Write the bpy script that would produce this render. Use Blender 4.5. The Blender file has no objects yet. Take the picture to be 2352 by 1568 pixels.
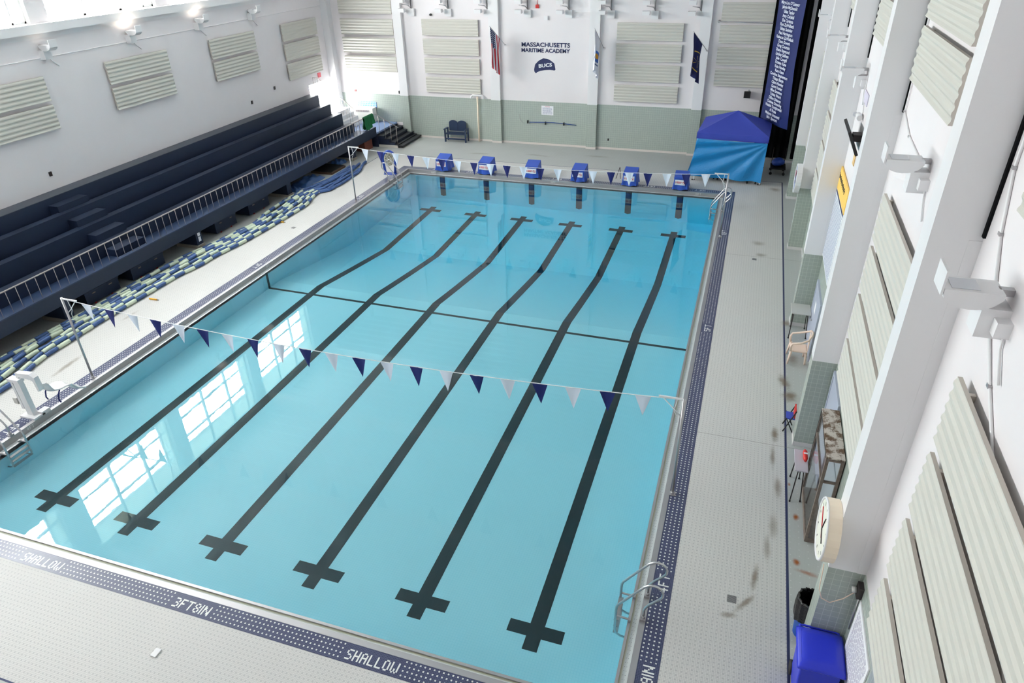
import bpy, bmesh, math, random
from mathutils import Vector, Matrix
random.seed(7)
SC = bpy.context.scene
COL = SC.collection
PI = math.pi

# ------------------------------------------------------------------ camera, world, light, exposure
CAMLOC = Vector((14.7654, -6.1153, 9.8864))
def rotm(a, b, c):
    return Matrix.Rotation(c, 3, 'Z') @ Matrix.Rotation(b, 3, 'Y') @ Matrix.Rotation(a, 3, 'X')
cam_d = bpy.data.cameras.new('camera')
cam = bpy.data.objects.new('camera', cam_d)
COL.objects.link(cam)
cam_d.sensor_width = 36.0
cam_d.lens = 1596.291 / 2352 * 36.0
cam_d.clip_end = 200
cam.matrix_world = Matrix.Translation(CAMLOC) @ rotm(1.03182148, 0.0220696, 0.31690539).to_4x4()
SC.camera = cam

SC.view_settings.view_transform = 'Standard'
SC.view_settings.look = 'None'
SC.view_settings.gamma = 1.0
SC.view_settings.use_curve_mapping = False
SC.view_settings.exposure = 0.99

world = bpy.data.worlds.new('overcast_sky')
SC.world = world
world.use_nodes = True
wn = world.node_tree
wn.nodes.clear()
w_out = wn.nodes.new('ShaderNodeOutputWorld')
w_bg = wn.nodes.new('ShaderNodeBackground')
w_bg.inputs['Color'].default_value = (1.0, 0.975, 0.965, 1)
w_bg.inputs['Strength'].default_value = 27.0
wn.links.new(w_bg.outputs[0], w_out.inputs[0])

SC.cycles.use_denoising = True
try:
    SC.cycles.denoiser = 'OPENIMAGEDENOISE'
    SC.cycles.denoising_input_passes = 'RGB_ALBEDO_NORMAL'
    SC.cycles.denoising_prefilter = 'ACCURATE'
except Exception:
    pass
SC.cycles.max_bounces = 10
SC.cycles.diffuse_bounces = 6
SC.cycles.glossy_bounces = 4
SC.cycles.transmission_bounces = 6
SC.cycles.transparent_max_bounces = 12
SC.cycles.sample_clamp_indirect = 6.0
SC.cycles.caustics_reflective = False
SC.cycles.caustics_refractive = True
SC.cycles.blur_glossy = 0.5

# overall dimensions (metres). pool water surface is z = 0
PW, PL = 14.042, 22.86
ZD = 0.126                      # deck height
XL, XR = -6.94, 17.14           # side walls
YN, YF = -8.0, 28.6             # near and far wall
ZC = 11.6                       # ceiling
ZT = 2.282                      # top of the wall tiles
LWIN = [(-3.8, .8), (1.65, 6.2), (7.1, 11.7), (12.4, 17.1), (17.8, 22.45)]
WZ0, WZ1 = 7.60, 10.85

def area(name, loc, rot, sx, sy, energy, color=(1, 1, 1), portal=False):
    d = bpy.data.lights.new(name, 'AREA')
    d.shape = 'RECTANGLE'; d.size = sx; d.size_y = sy
    d.energy = energy; d.color = color
    if portal: d.cycles.is_portal = True
    o = bpy.data.objects.new(name, d); COL.objects.link(o)
    o.location = loc; o.rotation_euler = rot
    return o
for (a, b) in LWIN:             # sky portals in the clerestory openings
    area('window_daylight', (XL - .42, (a + b) / 2, (WZ0 + WZ1) / 2), (0, -PI / 2, 0), WZ1 - WZ0, b - a, 1, portal=True)
area('window_daylight', (XL - .42, 27.3, 2.0), (0, -PI / 2, 0), 2.25, 2.3, 1, portal=True)

# ------------------------------------------------------------------ materials
def lin(c):
    c = c / 255.0 if c > 1 else c
    return c / 12.92 if c <= .04045 else ((c + .055) / 1.055) ** 2.4
def rgb(r, g, b):
    return (lin(float(r) if r > 1 else r * 255.), lin(float(g) if g > 1 else g * 255.), lin(float(b) if b > 1 else b * 255.), 1)
def mat(name, col, rough=.6, metal=0, spec=.5, **kw):
    m = bpy.data.materials.new(name); m.use_nodes = True
    p = m.node_tree.nodes['Principled BSDF']
    p.inputs['Base Color'].default_value = rgb(*col)
    p.inputs['Roughness'].default_value = rough
    p.inputs['Metallic'].default_value = metal
    p.inputs['Specular IOR Level'].default_value = spec
    for k, v in kw.items(): p.inputs[k].default_value = v
    return m
class NT:
    def __init__(s, m): s.t = m.node_tree; s.p = s.t.nodes.get('Principled BSDF')
    def n(s, ty, **kw):
        x = s.t.nodes.new(ty)
        for k, v in kw.items(): setattr(x, k, v)
        return x
    def l(s, a, b): s.t.links.new(a, b)
    def m(s, op, a, b=None, c=None):
        x = s.n('ShaderNodeMath', operation=op)
        for i, v in enumerate((a, b, c)):
            if v is None: continue
            if isinstance(v, (int, float)): x.inputs[i].default_value = v
            else: s.l(v, x.inputs[i])
        return x.outputs[0]
    def xyz(s, src='Position'):
        if src == 'Position': o = s.n('ShaderNodeNewGeometry').outputs['Position']
        elif src == 'UV': o = s.n('ShaderNodeTexCoord').outputs['UV']
        else: o = s.n('ShaderNodeTexCoord').outputs['Object']
        q = s.n('ShaderNodeSeparateXYZ'); s.l(o, q.inputs[0]); return q.outputs
    def mix(s, f, a, b):
        x = s.n('ShaderNodeMix', data_type='RGBA')
        s.l(f, x.inputs['Factor']) if not isinstance(f, (int, float)) else setattr(x.inputs['Factor'], 'default_value', f)
        for nm, v in (('A', a), ('B', b)):
            i = [q for q in x.inputs if q.name == nm and q.type == 'RGBA'][0]
            if isinstance(v, tuple): i.default_value = v
            else: s.l(v, i)
        return [q for q in x.outputs if q.type == 'RGBA'][0]
    def fr(s, v, pitch, off=0.): return s.m('FRACT', s.m('DIVIDE', s.m('ADD', v, off), pitch))
    def line(s, v, pitch, g, off=0.): return s.m('LESS_THAN', s.fr(v, pitch, off), g)
    def noise(s, scale, detail=3, vec=None, rough=.5):
        x = s.n('ShaderNodeTexNoise'); x.inputs['Scale'].default_value = scale; x.inputs['Detail'].default_value = detail
        x.inputs['Roughness'].default_value = rough
        if vec is None: vec = s.n('ShaderNodeNewGeometry').outputs['Position']
        s.l(vec, x.inputs['Vector']); return x.outputs['Fac']
    def ss(s, v, a, b):
        x = s.n('ShaderNodeMapRange', interpolation_type='SMOOTHSTEP'); s.l(v, x.inputs[0])
        x.inputs[1].default_value = a; x.inputs[2].default_value = b; return x.outputs[0]
    def bump(s, h, st=.3, dist=.01):
        b = s.n('ShaderNodeBump'); b.inputs['Strength'].default_value = st; b.inputs['Distance'].default_value = dist
        s.l(h, b.inputs['Height']); s.l(b.outputs[0], s.p.inputs['Normal'])

WHITE = mat('white_wall_paint', (226, 224, 222), .55)
t = NT(WHITE); v = t.noise(1.3, 4); t.l(t.mix(t.m('MULTIPLY', v, .5), rgb(231, 226, 227), rgb(220, 215, 217)), t.p.inputs['Base Color'])
x, y, z = t.xyz(); h = t.m('MAXIMUM', t.line(z, .2, .03), t.line(t.m('ADD', x, y), .4, .015)); t.bump(t.m('SUBTRACT', 1., h), .12, .004)
CEIL = mat('white_ceiling_deck', (225, 225, 225), .6)
PAINTW = mat('white_steel_paint', (228, 227, 228), .4)
TILEG = mat('sage_wall_tile', (168, 180, 168), .25)
t = NT(TILEG); x, y, z = t.xyz(); g = t.m('MAXIMUM', t.line(t.m('ADD', x, y), .1045, .06), t.line(z, .1045, .06, .02))
nv = t.noise(9., 1); c = t.mix(nv, rgb(158, 168, 160), rgb(170, 178, 170)); t.l(t.mix(g, c, rgb(192, 200, 190)), t.p.inputs['Base Color'])
CORR = mat('pale_sage_panel_enamel', (200, 198, 189), .45)
CORRE = mat('tan_panel_edge', (196, 188, 178), .6)
NAVY = mat('navy_paint', (20, 34, 58), .5)
NAVYL = mat('worn_navy_paint', (32, 50, 80), .4)
LEDGE = mat('light_greyed_ledge', (66, 72, 82), .6)
STEEL = mat('stainless_steel', (196, 196, 198), .28, 1.0)
STEELD = mat('dull_stainless_steel', (178, 176, 178), .42, .85)
RAILM = mat('brushed_rail_metal', (168, 160, 156), .4, .6)
BLACK = mat('black_rubber', (18, 18, 20), .6)
SHADEB = mat('painted_shade_black', (20, 21, 23), .95, spec=.1)  # flat black laid where there is only shade
BLUE = mat('royal_blue_vinyl', (44, 78, 170), .5)
BLUED = mat('dark_blue_canopy_cloth', (52, 68, 168), .7)
TARP = mat('bright_blue_tarp', (26, 128, 190), .32)
t = NT(TARP); nv = t.noise(16., 5, rough=.65); t.bump(nv, .55, .03)
LABW = mat('white_label_vinyl', (232, 234, 236), .5)
RED = mat('red_print', (200, 48, 60), .6)
REDP = mat('red_plastic', (205, 40, 34), .5)
CREAM = mat('cream_plastic', (238, 222, 200), .45)
PINKCH = mat('pale_peach_resin', (232, 208, 192), .4)
BINB = mat('recycling_blue_plastic', (38, 52, 196), .35)
BAG = mat('black_bin_bag', (16, 16, 18), .22)
t = NT(BAG); t.bump(t.noise(22., 4), .8, .03)
GREENT = mat('green_terry_cloth', (26, 104, 62), .95)
BROWN = mat('brown_weathered_frame', (112, 96, 86), .6)
t = NT(BROWN); nv = t.noise(14., 5); t.l(t.mix(nv, rgb(84, 70, 62), rgb(142, 128, 118)), t.p.inputs['Base Color'])
MOTT = mat('rust_mottled_sheet', (150, 130, 110), .6)
t = NT(MOTT); nv = t.ss(t.noise(7., 6, rough=.75), .42, .56); t.l(t.mix(nv, rgb(98, 76, 56), rgb(196, 188, 180)), t.p.inputs['Base Color'])
GREYP = mat('grey_laminate', (190, 190, 186), .5)
GREYD = mat('blue_grey_door_paint', (168, 174, 190), .5)
DARKM = mat('dark_stool_metal', (62, 56, 56), .5, .5)
NAVYF = mat('navy_flag_cloth', (22, 32, 100), .8)
WHITEF = mat('white_flag_cloth', (222, 228, 240), .8)
ROPEW = mat('white_cord', (225, 225, 225), .7)
FLOATP = mat('pale_green_rope_float', (202, 214, 192), .5)
FLOATN = mat('blue_rope_float', (58, 88, 138), .5)
FLOATB = mat('slate_blue_rope_float', (66, 96, 138), .5)
YEL = mat('yellow_plastic', (236, 176, 40), .5)
WOODD = mat('dark_pallet_wood', (96, 74, 60), .7)
INK = mat('navy_lettering', (28, 38, 84), .6)
TXTW = mat('white_lettering', (222, 228, 240), .6)
HEAT = mat('heater_enamel', (226, 224, 214), .5)
GLOW = bpy.data.materials.new('lit_lamp_glass'); GLOW.use_nodes = True
_p = GLOW.node_tree.nodes['Principled BSDF']; _p.inputs['Emission Color'].default_value = (1, .88, .74, 1); _p.inputs['Emission Strength'].default_value = 6
LENS = mat('lamp_lens_glass', (214, 216, 222), .25)
DRAIN = mat('grey_drain_grate', (128, 128, 128), .5, .4)
t = NT(DRAIN); x, y, z = t.xyz(); t.l(t.mix(t.line(y, .02, .4), rgb(150, 150, 150), rgb(72, 72, 74)), t.p.inputs['Base Color'])
PAPER = mat('white_paper', (232, 232, 236), .7)
FELT = mat('navy_strip_tile', (44, 50, 78), .4)

def thinglass(name, tint=(1, 1, 1, 1)):
    m = bpy.data.materials.new(name); m.use_nodes = True; n = m.node_tree; n.nodes.clear()
    o = n.nodes.new('ShaderNodeOutputMaterial'); mx = n.nodes.new('ShaderNodeMixShader'); lw = n.nodes.new('ShaderNodeLayerWeight'); pw = n.nodes.new('ShaderNodeMath'); pw.operation = 'POWER'; pw.inputs[1].default_value = 4.
    f = n.nodes.new('ShaderNodeMath'); f.operation = 'MULTIPLY_ADD'; f.inputs[1].default_value = .4; f.inputs[2].default_value = .03
    n.links.new(lw.outputs['Facing'], pw.inputs[0]); n.links.new(pw.outputs[0], f.inputs[0])
    tr = n.nodes.new('ShaderNodeBsdfTransparent'); tr.inputs[0].default_value = tint
    gl = n.nodes.new('ShaderNodeBsdfGlossy'); gl.inputs['Roughness'].default_value = .03
    n.links.new(f.outputs[0], mx.inputs[0]); n.links.new(tr.outputs[0], mx.inputs[1]); n.links.new(gl.outputs[0], mx.inputs[2]); n.links.new(mx.outputs[0], o.inputs[0])
    return m
GLASS = thinglass('clear_window_glass', (.95, .97, .97, 1))
BLIND = bpy.data.materials.new('translucent_infill_panel'); BLIND.use_nodes = True
n = BLIND.node_tree; n.nodes.clear()
o = n.nodes.new('ShaderNodeOutputMaterial'); mx = n.nodes.new('ShaderNodeMixShader'); mx.inputs[0].default_value = .7
tl = n.nodes.new('ShaderNodeBsdfTranslucent'); tl.inputs[0].default_value = (.5, .55, .5, 1); df = n.nodes.new('ShaderNodeBsdfDiffuse'); df.inputs[0].default_value = (.8, .8, .78, 1)
n.links.new(df.outputs[0], mx.inputs[1]); n.links.new(tl.outputs[0], mx.inputs[2]); n.links.new(mx.outputs[0], o.inputs[0])

# --- deck: one inch mosaic with a fleck pattern, painted outer margin, navy border line, rust stains
DECK = mat('mosaic_deck_tile', (200, 200, 196), .35, spec=.22)
t = NT(DECK); x, y, z = t.xyz(); P = .0252
g = t.m('MAXIMUM', t.line(x, P, .16), t.line(y, P, .16))
acc = t.m('MULTIPLY', t.line(x, 3 * P, .3333), t.line(y, 3 * P, .3333))
big = t.noise(.35, 3)
base = t.mix(big, rgb(214, 212, 208), rgb(202, 201, 199))
c = t.mix(t.m('MULTIPLY', acc, .75), base, rgb(176, 176, 176))
c = t.mix(t.m('MULTIPLY', g, .55), c, rgb(150, 150, 148))
# outer margin
inside = t.m('MULTIPLY', t.m('MULTIPLY', t.m('GREATER_THAN', x, -2.53), t.m('LESS_THAN', x, 16.50)), t.m('MULTIPLY', t.m('GREATER_THAN', y, -2.43), t.m('LESS_THAN', y, t.m('ADD', 25.2, 0.))))
speck = t.m('MULTIPLY', t.line(x, .152, .12), t.line(y, .152, .12))
og = t.m('MAXIMUM', t.line(x, P, .16), t.line(y, P, .16))
oc = t.mix(t.m('MULTIPLY', speck, .8), rgb(178, 181, 179), rgb(206, 208, 206))
oc = t.mix(t.m('MULTIPLY', og, .25), oc, rgb(160, 163, 162))
c = t.mix(inside, oc, c)
bl = t.m('MULTIPLY', t.m('MULTIPLY', t.m('GREATER_THAN', x, -2.56), t.m('LESS_THAN', x, 16.545)), t.m('MULTIPLY', t.m('GREATER_THAN', y, -2.46), t.m('LESS_THAN', y, 25.235)))
c = t.mix(t.m('SUBTRACT', bl, inside), c, rgb(52, 58, 92))
# expansion joints across the right deck
for yy in (6.75, 16.9, 26.9):
    j = t.m('MULTIPLY', t.m('LESS_THAN', t.m('ABSOLUTE', t.m('SUBTRACT', y, yy)), .008), t.m('GREATER_THAN', x, 14.6))
    c = t.mix(t.m('MULTIPLY', j, .6), c, rgb(120, 116, 112))
nz = t.noise(5.5, 5, rough=.7); nz2 = t.noise(1.6, 2)
def blob(c, cx, cy, rx, ry, amt, col, ang=0.):
    dx = t.m('SUBTRACT', x, cx); dy = t.m('SUBTRACT', y, cy); ca, sa = math.cos(ang), math.sin(ang)
    u = t.m('DIVIDE', t.m('ADD', t.m('MULTIPLY', dx, ca), t.m('MULTIPLY', dy, sa)), rx)
    v = t.m('DIVIDE', t.m('SUBTRACT', t.m('MULTIPLY', dy, ca), t.m('MULTIPLY', dx, sa)), ry)
    r = t.m('SQRT', t.m('ADD', t.m('MULTIPLY', u, u), t.m('MULTIPLY', v, v)))
    f = t.ss(t.m('SUBTRACT', t.m('SUBTRACT', 1.25, r), t.m('MULTIPLY', nz, .8)), 0, .8)
    return t.mix(t.m('MULTIPLY', f, amt), c, rgb(*col))
ST = (112, 96, 76); RU = (150, 84, 34)
for a in [(15.99, 2.95, .09, .5, .75, ST, -.1), (15.85, 2.35, .09, .4, .7, ST, -.6), (15.60, 2.02, .22, .1, .6, ST, 0.2), (16.30, 7.15, .13, .45, .85, ST, 0), (16.26, 6.35, .1, .6, .7, ST, 0),
          (16.5, 9.35, .22, .55, .8, ST, .2), (16.62, 8.75, .3, .4, .85, ST, 0), (16.72, 10.5, .2, .5, .55, ST, 0), (16.36, 5.4, .12, .5, .6, ST, 0), (16.28, 4.3, .14, .6, .5, ST, 0), (16.18, 3.7, .1, .5, .5, ST, 0),
          (15.82, 17.1, .3, .25, .6, ST, 0), (15.7, 18.1, .35, .35, .5, ST, .3), (16.23, 24.2, .35, .4, .6, ST, .3), (16.69, 4.65, .09, .14, 1.0, RU, 0), (16.68, 3.5, .1, .14, 1.0, RU, 0), (16.85, 3.3, .3, .09, .7, RU, -.2), (16.58, 5.55, .05, .09, .8, RU, 0), (16.6, 12.4, .25, .3, .7, ST, 0),
          (2.2, 26.3, .9, .25, .4, ST, .1), (5.1, 26.7, 1.0, .2, .4, ST, -.1), (8.0, 27.2, .9, .25, .35, ST, 0), (-2.05, 17.5, .12, .6, .5, ST, 0), (-1.5, 4.9, .14, .9, .6, ST, .1), (-2.0, 7.6, .1, .5, .4, ST, 0), (5.5, -.52, .12, .09, .9, (40, 40, 50), 0), (16.0, .6, .25, .3, .25, RU, 0)]:
    c = blob(c, *a)
t.l(c, t.p.inputs['Base Color'])
t.l(t.m('ADD', .34, t.m('MULTIPLY', nz2, .25)), t.p.inputs['Roughness'])
t.bump(t.m('SUBTRACT', 1., g), .15, .002)

BASIN = mat('aqua_basin_tile', (150, 214, 218), .5)
t = NT(BASIN); x, y, z = t.xyz(); g = t.m('MAXIMUM', t.m('MAXIMUM', t.line(x, .0508, .1), t.line(y, .0508, .1)), 0.)
t.l(t.mix(t.m('MULTIPLY', g, .35), rgb(212, 246, 254), rgb(164, 226, 238)), t.p.inputs['Base Color'])
LANE = mat('dark_green_lane_tile', (24, 40, 44), .5)
t = NT(LANE); x, y, z = t.xyz(); g = t.m('MAXIMUM', t.line(x, .0508, .1), t.line(y, .0508, .1))
t.l(t.mix(t.m('MULTIPLY', g, .3), rgb(12, 24, 28), rgb(34, 60, 64)), t.p.inputs['Base Color'])
GRATE = mat('white_gutter_grating', (222, 228, 226), .45)
t = NT(GRATE); u, v, w_ = t.xyz('UV'); hole = t.m('MULTIPLY', t.line(u, .075, .14), t.m('MAXIMUM', t.m('LESS_THAN', t.m('ABSOLUTE', t.m('SUBTRACT', v, .05)), .004), t.m('LESS_THAN', t.m('ABSOLUTE', t.m('SUBTRACT', v, .085)), .004)))
c = t.mix(t.ss(v, 0., .05), rgb(206, 206, 178), rgb(226, 232, 232)); t.l(t.mix(hole, c, rgb(120, 124, 124)), t.p.inputs['Base Color'])
BAND = mat('navy_mosaic_border', (52, 58, 88), .3)
BANDD = mat('navy_mosaic_border_dotted', (52, 58, 88), .3)
for m_, dots in ((BAND, 0), (BANDD, 1)):
    t = NT(m_); u, v, w_ = t.xyz('UV'); q = .0258
    g = t.m('MAXIMUM', t.line(u, q, .14), t.line(v, q, .14)); c = t.mix(t.m('MULTIPLY', g, .5), rgb(50, 56, 88), rgb(128, 132, 158))
    if dots:
        d = t.m('MULTIPLY', t.m('MULTIPLY', t.line(u, q * 3, .333), t.line(v, q * 3, .333, -q)), t.m('LESS_THAN', v, .31)); c = t.mix(d, c, rgb(214, 216, 210))
    t.l(c, t.p.inputs['Base Color'])

# water: clear surface with soft ripples, gently absorbing volume
WATER = bpy.data.materials.new('pool_water'); WATER.use_nodes = True
t = NT(WATER); t.t.nodes.clear()
o = t.n('ShaderNodeOutputMaterial')
REFRACT = True
nz = t.n('ShaderNodeTexNoise'); nz.inputs['Scale'].default_value = 4.5; nz.inputs['Detail'].default_value = 2.
geo = t.n('ShaderNodeNewGeometry'); mp = t.n('ShaderNodeMapping'); mp.inputs['Scale'].default_value = (1, .6, 1)
t.l(geo.outputs['Position'], mp.inputs['Vector']); t.l(mp.outputs[0], nz.inputs['Vector'])
bp = t.n('ShaderNodeBump'); bp.inputs['Strength'].default_value = .018; bp.inputs['Distance'].default_value = .02; t.l(nz.outputs['Fac'], bp.inputs['Height'])
gl = t.n('ShaderNodeBsdfGlass'); gl.inputs['IOR'].default_value = 1.333; gl.inputs['Roughness'].default_value = 0.; t.l(bp.outputs[0], gl.inputs['Normal'])
va = t.n('ShaderNodeVolumeAbsorption'); va.inputs['Color'].default_value = (.22, .86, .975, 1); va.inputs['Density'].default_value = .27
t.l(gl.outputs[0], o.inputs['Surface']); t.l(va.outputs[0], o.inputs['Volume'])

# ------------------------------------------------------------------ mesh helpers
class MB:
    def __init__(s): s.v = []; s.f = []; s.uv = {}; s.mi = []; s.cur = 0; s.smooth = False; s.sm = []
    def quad(s, pts, uv=None):
        i = len(s.v); s.v += [tuple(p) for p in pts]; s.f.append(tuple(range(i, i + len(pts)))); s.mi.append(s.cur); s.sm.append(s.smooth)
        if uv: s.uv[len(s.f) - 1] = uv
        return s
    def box(s, x0, y0, z0, x1, y1, z1):
        x0, x1 = min(x0, x1), max(x0, x1); y0, y1 = min(y0, y1), max(y0, y1); z0, z1 = min(z0, z1), max(z0, z1)
        i = len(s.v)
        s.v += [(x0, y0, z0), (x1, y0, z0), (x1, y1, z0), (x0, y1, z0), (x0, y0, z1), (x1, y0, z1), (x1, y1, z1), (x0, y1, z1)]
        for q in ((0, 3, 2, 1), (4, 5, 6, 7), (0, 1, 5, 4), (1, 2, 6, 5), (2, 3, 7, 6), (3, 0, 4, 7)):
            s.f.append(tuple(i + k for k in q)); s.mi.append(s.cur); s.sm.append(False)
        return s
    def cbox(s, cx, cy, cz, sx, sy, sz): return s.box(cx - sx / 2, cy - sy / 2, cz - sz / 2, cx + sx / 2, cy + sy / 2, cz + sz / 2)
    def prism(s, poly, axis, a, b):
        """poly: 2D points; extruded along axis ('x','y','z') from a to b"""
        def P(p, k): return {'x': (k, p[0], p[1]), 'y': (p[0], k, p[1]), 'z': (p[0], p[1], k)}[axis]
        i = len(s.v); n = len(poly)
        s.v += [P(p, a) for p in poly] + [P(p, b) for p in poly]
        for k in range(n):
            k2 = (k + 1) % n; s.f.append((i + k, i + k2, i + n + k2, i + n + k)); s.mi.append(s.cur); s.sm.append(s.smooth)
        s.f.append(tuple(i + k for k in range(n - 1, -1, -1))); s.f.append(tuple(i + n + k for k in range(n))); s.mi += [s.cur] * 2; s.sm += [False] * 2
        return s
    def tube(s, path, r, n=8, cap=True):
        path = [Vector(p) for p in path]; rs = r if isinstance(r, (list, tuple)) else [r] * len(path)
        i0 = len(s.v); prev = None
        for k, p in enumerate(path):
            d = (path[min(k + 1, len(path) - 1)] - path[max(k - 1, 0)]); d = d.normalized() if d.length > 1e-9 else Vector((0, 0, 1))
            if prev is None:
                up = Vector((0, 0, 1)) if abs(d.z) < .9 else Vector((1, 0, 0)); u = d.cross(up).normalized()
            else:
                u = (prev - d * prev.dot(d)); u = u.normalized() if u.length > 1e-6 else d.orthogonal().normalized()
            prev = u; w = d.cross(u)
            for j in range(n):
                a = 2 * PI * j / n; q = p + (u * math.cos(a) + w * math.sin(a)) * rs[k]; s.v.append(tuple(q))
        for k in range(len(path) - 1):
            for j in range(n):
                j2 = (j + 1) % n; a = i0 + k * n
                s.f.append((a + j, a + j2, a + n + j2, a + n + j)); s.mi.append(s.cur); s.sm.append(True)
        if cap:
            s.f.append(tuple(i0 + j for j in range(n - 1, -1, -1))); e = i0 + (len(path) - 1) * n
            s.f.append(tuple(e + j for j in range(n))); s.mi += [s.cur] * 2; s.sm += [False] * 2
        return s
    def cyl(s, a, b, r, n=10, r2=None): return s.tube([a, b], [r, r if r2 is None else r2], n)
    def grid(s, fn, nu, nv, uvfn=None, smooth=True):
        i0 = len(s.v)
        for b in range(nv + 1):
            for a in range(nu + 1): s.v.append(tuple(fn(a / nu, b / nv)))
        for b in range(nv):
            for a in range(nu):
                i = i0 + b * (nu + 1) + a; s.f.append((i, i + 1, i + nu + 2, i + nu + 1)); s.mi.append(s.cur); s.sm.append(smooth)
                s.uv[len(s.f) - 1] = [(a / nu, b / nv), ((a + 1) / nu, b / nv), ((a + 1) / nu, (b + 1) / nv), (a / nu, (b + 1) / nv)]
        return s
    def xf(s, M):
        s.v = [tuple(M @ Vector(p)) for p in s.v]; return s
    def add(s, o, M=None):
        i = len(s.v); s.v += [tuple(M @ Vector(p)) if M else p for p in o.v]; base = len(s.f)
        s.f += [tuple(k + i for k in f) for f in o.f]; s.mi += o.mi; s.sm += o.sm
        for k, u in o.uv.items(): s.uv[k + base] = u
        return s
    def mesh(s, name, mats, org=(0, 0, 0)):
        me = bpy.data.meshes.new(name)
        ox, oy, oz = org
        me.from_pydata([(a - ox, b - oy, c - oz) for a, b, c in s.v], [], s.f)
        for m in (mats if isinstance(mats, (list, tuple)) else [mats]): me.materials.append(m)
        for p, mi, sm in zip(me.polygons, s.mi, s.sm): p.material_index = mi; p.use_smooth = sm
        if s.uv:
            L = me.uv_layers.new(name='UVMap').data
            for fi, u in s.uv.items():
                for li, q in zip(me.polygons[fi].loop_indices, u): L[li].uv = q
        me.update(); return me
ORG = {}
def props(o, label=None, cat=None, group=None, kind=None):
    if label: o['label'] = label
    if cat: o['category'] = cat
    if group: o['group'] = group
    if kind: o['kind'] = kind
    return o
def thing(name, label, cat, loc=(0, 0, 0), group=None):
    o = bpy.data.objects.new(name, None); o.empty_display_size = .1; COL.objects.link(o); o.location = loc; ORG[o.name] = tuple(loc)
    return props(o, label, cat, group)
def part(name, mb, m, parent, label=None):
    org = ORG[parent.name]; o = bpy.data.objects.new(name, mb.mesh(name, m, org)); COL.objects.link(o); o.parent = parent; ORG[o.name] = org
    if label: o['label'] = label
    return o
def single(name, mb, m, label, cat, loc=(0, 0, 0), group=None):
    o = bpy.data.objects.new(name, mb.mesh(name, m, loc)); COL.objects.link(o); o.location = loc; ORG[o.name] = tuple(loc)
    return props(o, label, cat, group)
def struct(name, mb, m):
    o = bpy.data.objects.new(name, mb.mesh(name, m)); COL.objects.link(o); ORG[o.name] = (0, 0, 0); o['kind'] = 'structure'; return o
def kids(o): return [c for c in bpy.data.objects if c.parent == o]
def copy_tree(o, loc=None, label=None, rotz=None, group=None):
    def cp(q, par):
        c = q.copy(); COL.objects.link(c); c.parent = par; ORG[c.name] = ORG[q.name]
        for ch in kids(q): cp(ch, c)
        return c
    c = cp(o, None)
    if loc is not None: c.location = loc
    if label: c['label'] = label
    if rotz is not None: c.rotation_euler = (0, 0, rotz)
    if group: c['group'] = group
    return c
def bevel(o, w=.01, seg=2):
    b = o.modifiers.new('bevel', 'BEVEL'); b.width = w; b.segments = seg; b.limit_method = 'ANGLE'; return o
def arc(c, r, a0, a1, n, ax='xz'):
    out = []
    for k in range(n + 1):
        a = a0 + (a1 - a0) * k / n; p = (r * math.cos(a), r * math.sin(a))
        out.append({'xz': (c[0] + p[0], c[1], c[2] + p[1]), 'yz': (c[0], c[1] + p[0], c[2] + p[1]), 'xy': (c[0] + p[0], c[1] + p[1], c[2])}[ax])
    return out
def text_mb(s, size=1., bold=0., extrude=0., align='CENTER', spacing=1.):
    """lettering as a mesh lying in the local XY plane"""
    cu = bpy.data.curves.new('t', 'FONT'); cu.body = s; cu.size = size; cu.offset = bold; cu.extrude = extrude; cu.align_x = align; cu.space_character = spacing
    cu.resolution_u = 3
    o = bpy.data.objects.new('t', cu); COL.objects.link(o)
    me = bpy.data.meshes.new_from_object(o)
    mb = MB()
    mb.v = [tuple(v.co) for v in me.vertices]; mb.f = [tuple(p.vertices) for p in me.polygons]; mb.mi = [0] * len(mb.f); mb.sm = [False] * len(mb.f)
    bpy.data.objects.remove(o); bpy.data.curves.remove(cu); bpy.data.meshes.remove(me)
    return mb
def fit_text(s, w, h, M, bold=0., extrude=0.):
    """scale lettering to w x h centred on the origin, then apply M"""
    mb = text_mb(s, 1., bold, extrude)
    xs = [p[0] for p in mb.v]; ys = [p[1] for p in mb.v]
    cx, cy = (min(xs) + max(xs)) / 2, (min(ys) + max(ys)) / 2; sx, sy = w / (max(xs) - min(xs)), h / (max(ys) - min(ys))
    mb.v = [((a - cx) * sx, (b - cy) * sy, c * .01) for a, b, c in mb.v]
    return mb.xf(M)
def frame(o, xa, ya):
    """matrix with local x axis = xa, local y axis = ya, at o"""
    xa = Vector(xa).normalized(); ya = Vector(ya).normalized(); za = xa.cross(ya)
    return Matrix(((xa.x, ya.x, za.x, o[0]), (xa.y, ya.y, za.y, o[1]), (xa.z, ya.z, za.z, o[2]), (0, 0, 0, 1)))
ORD = ['first', 'second', 'third', 'fourth', 'fifth', 'sixth', 'seventh', 'eighth', 'ninth', 'tenth']

# ------------------------------------------------------------------ room shell
BO = .62                                       # outer edge of the mosaic border
m = MB(); FX0 = XL - .35
m.box(FX0, YN, -.25, -BO, YF + .3, ZD).box(PW + BO, YN, -.25, XR + .3, YF + .3, ZD)
m.box(-BO, YN, -.25, PW + BO, -BO, ZD).box(-BO, PL + BO, -.25, PW + BO, YF + .3, ZD)
struct('floor', m, DECK)
m = MB().box(XL - .5, YN - .3, ZC, XR + .4, YF + .4, ZC + .3)
for k in range(60):
    y0 = YN + k * .62; m.prism([(y0, ZC), (y0 + .31, ZC), (y0 + .25, ZC - .08), (y0 + .06, ZC - .08)], 'x', XL, XR)
for yk in (-4.04, 1.6, 7.05, 12.5, 18.1, 23.4): m.box(XL, yk - .18, ZC - .75, XR, yk + .18, ZC)
struct('ceiling', m, CEIL)
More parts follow.
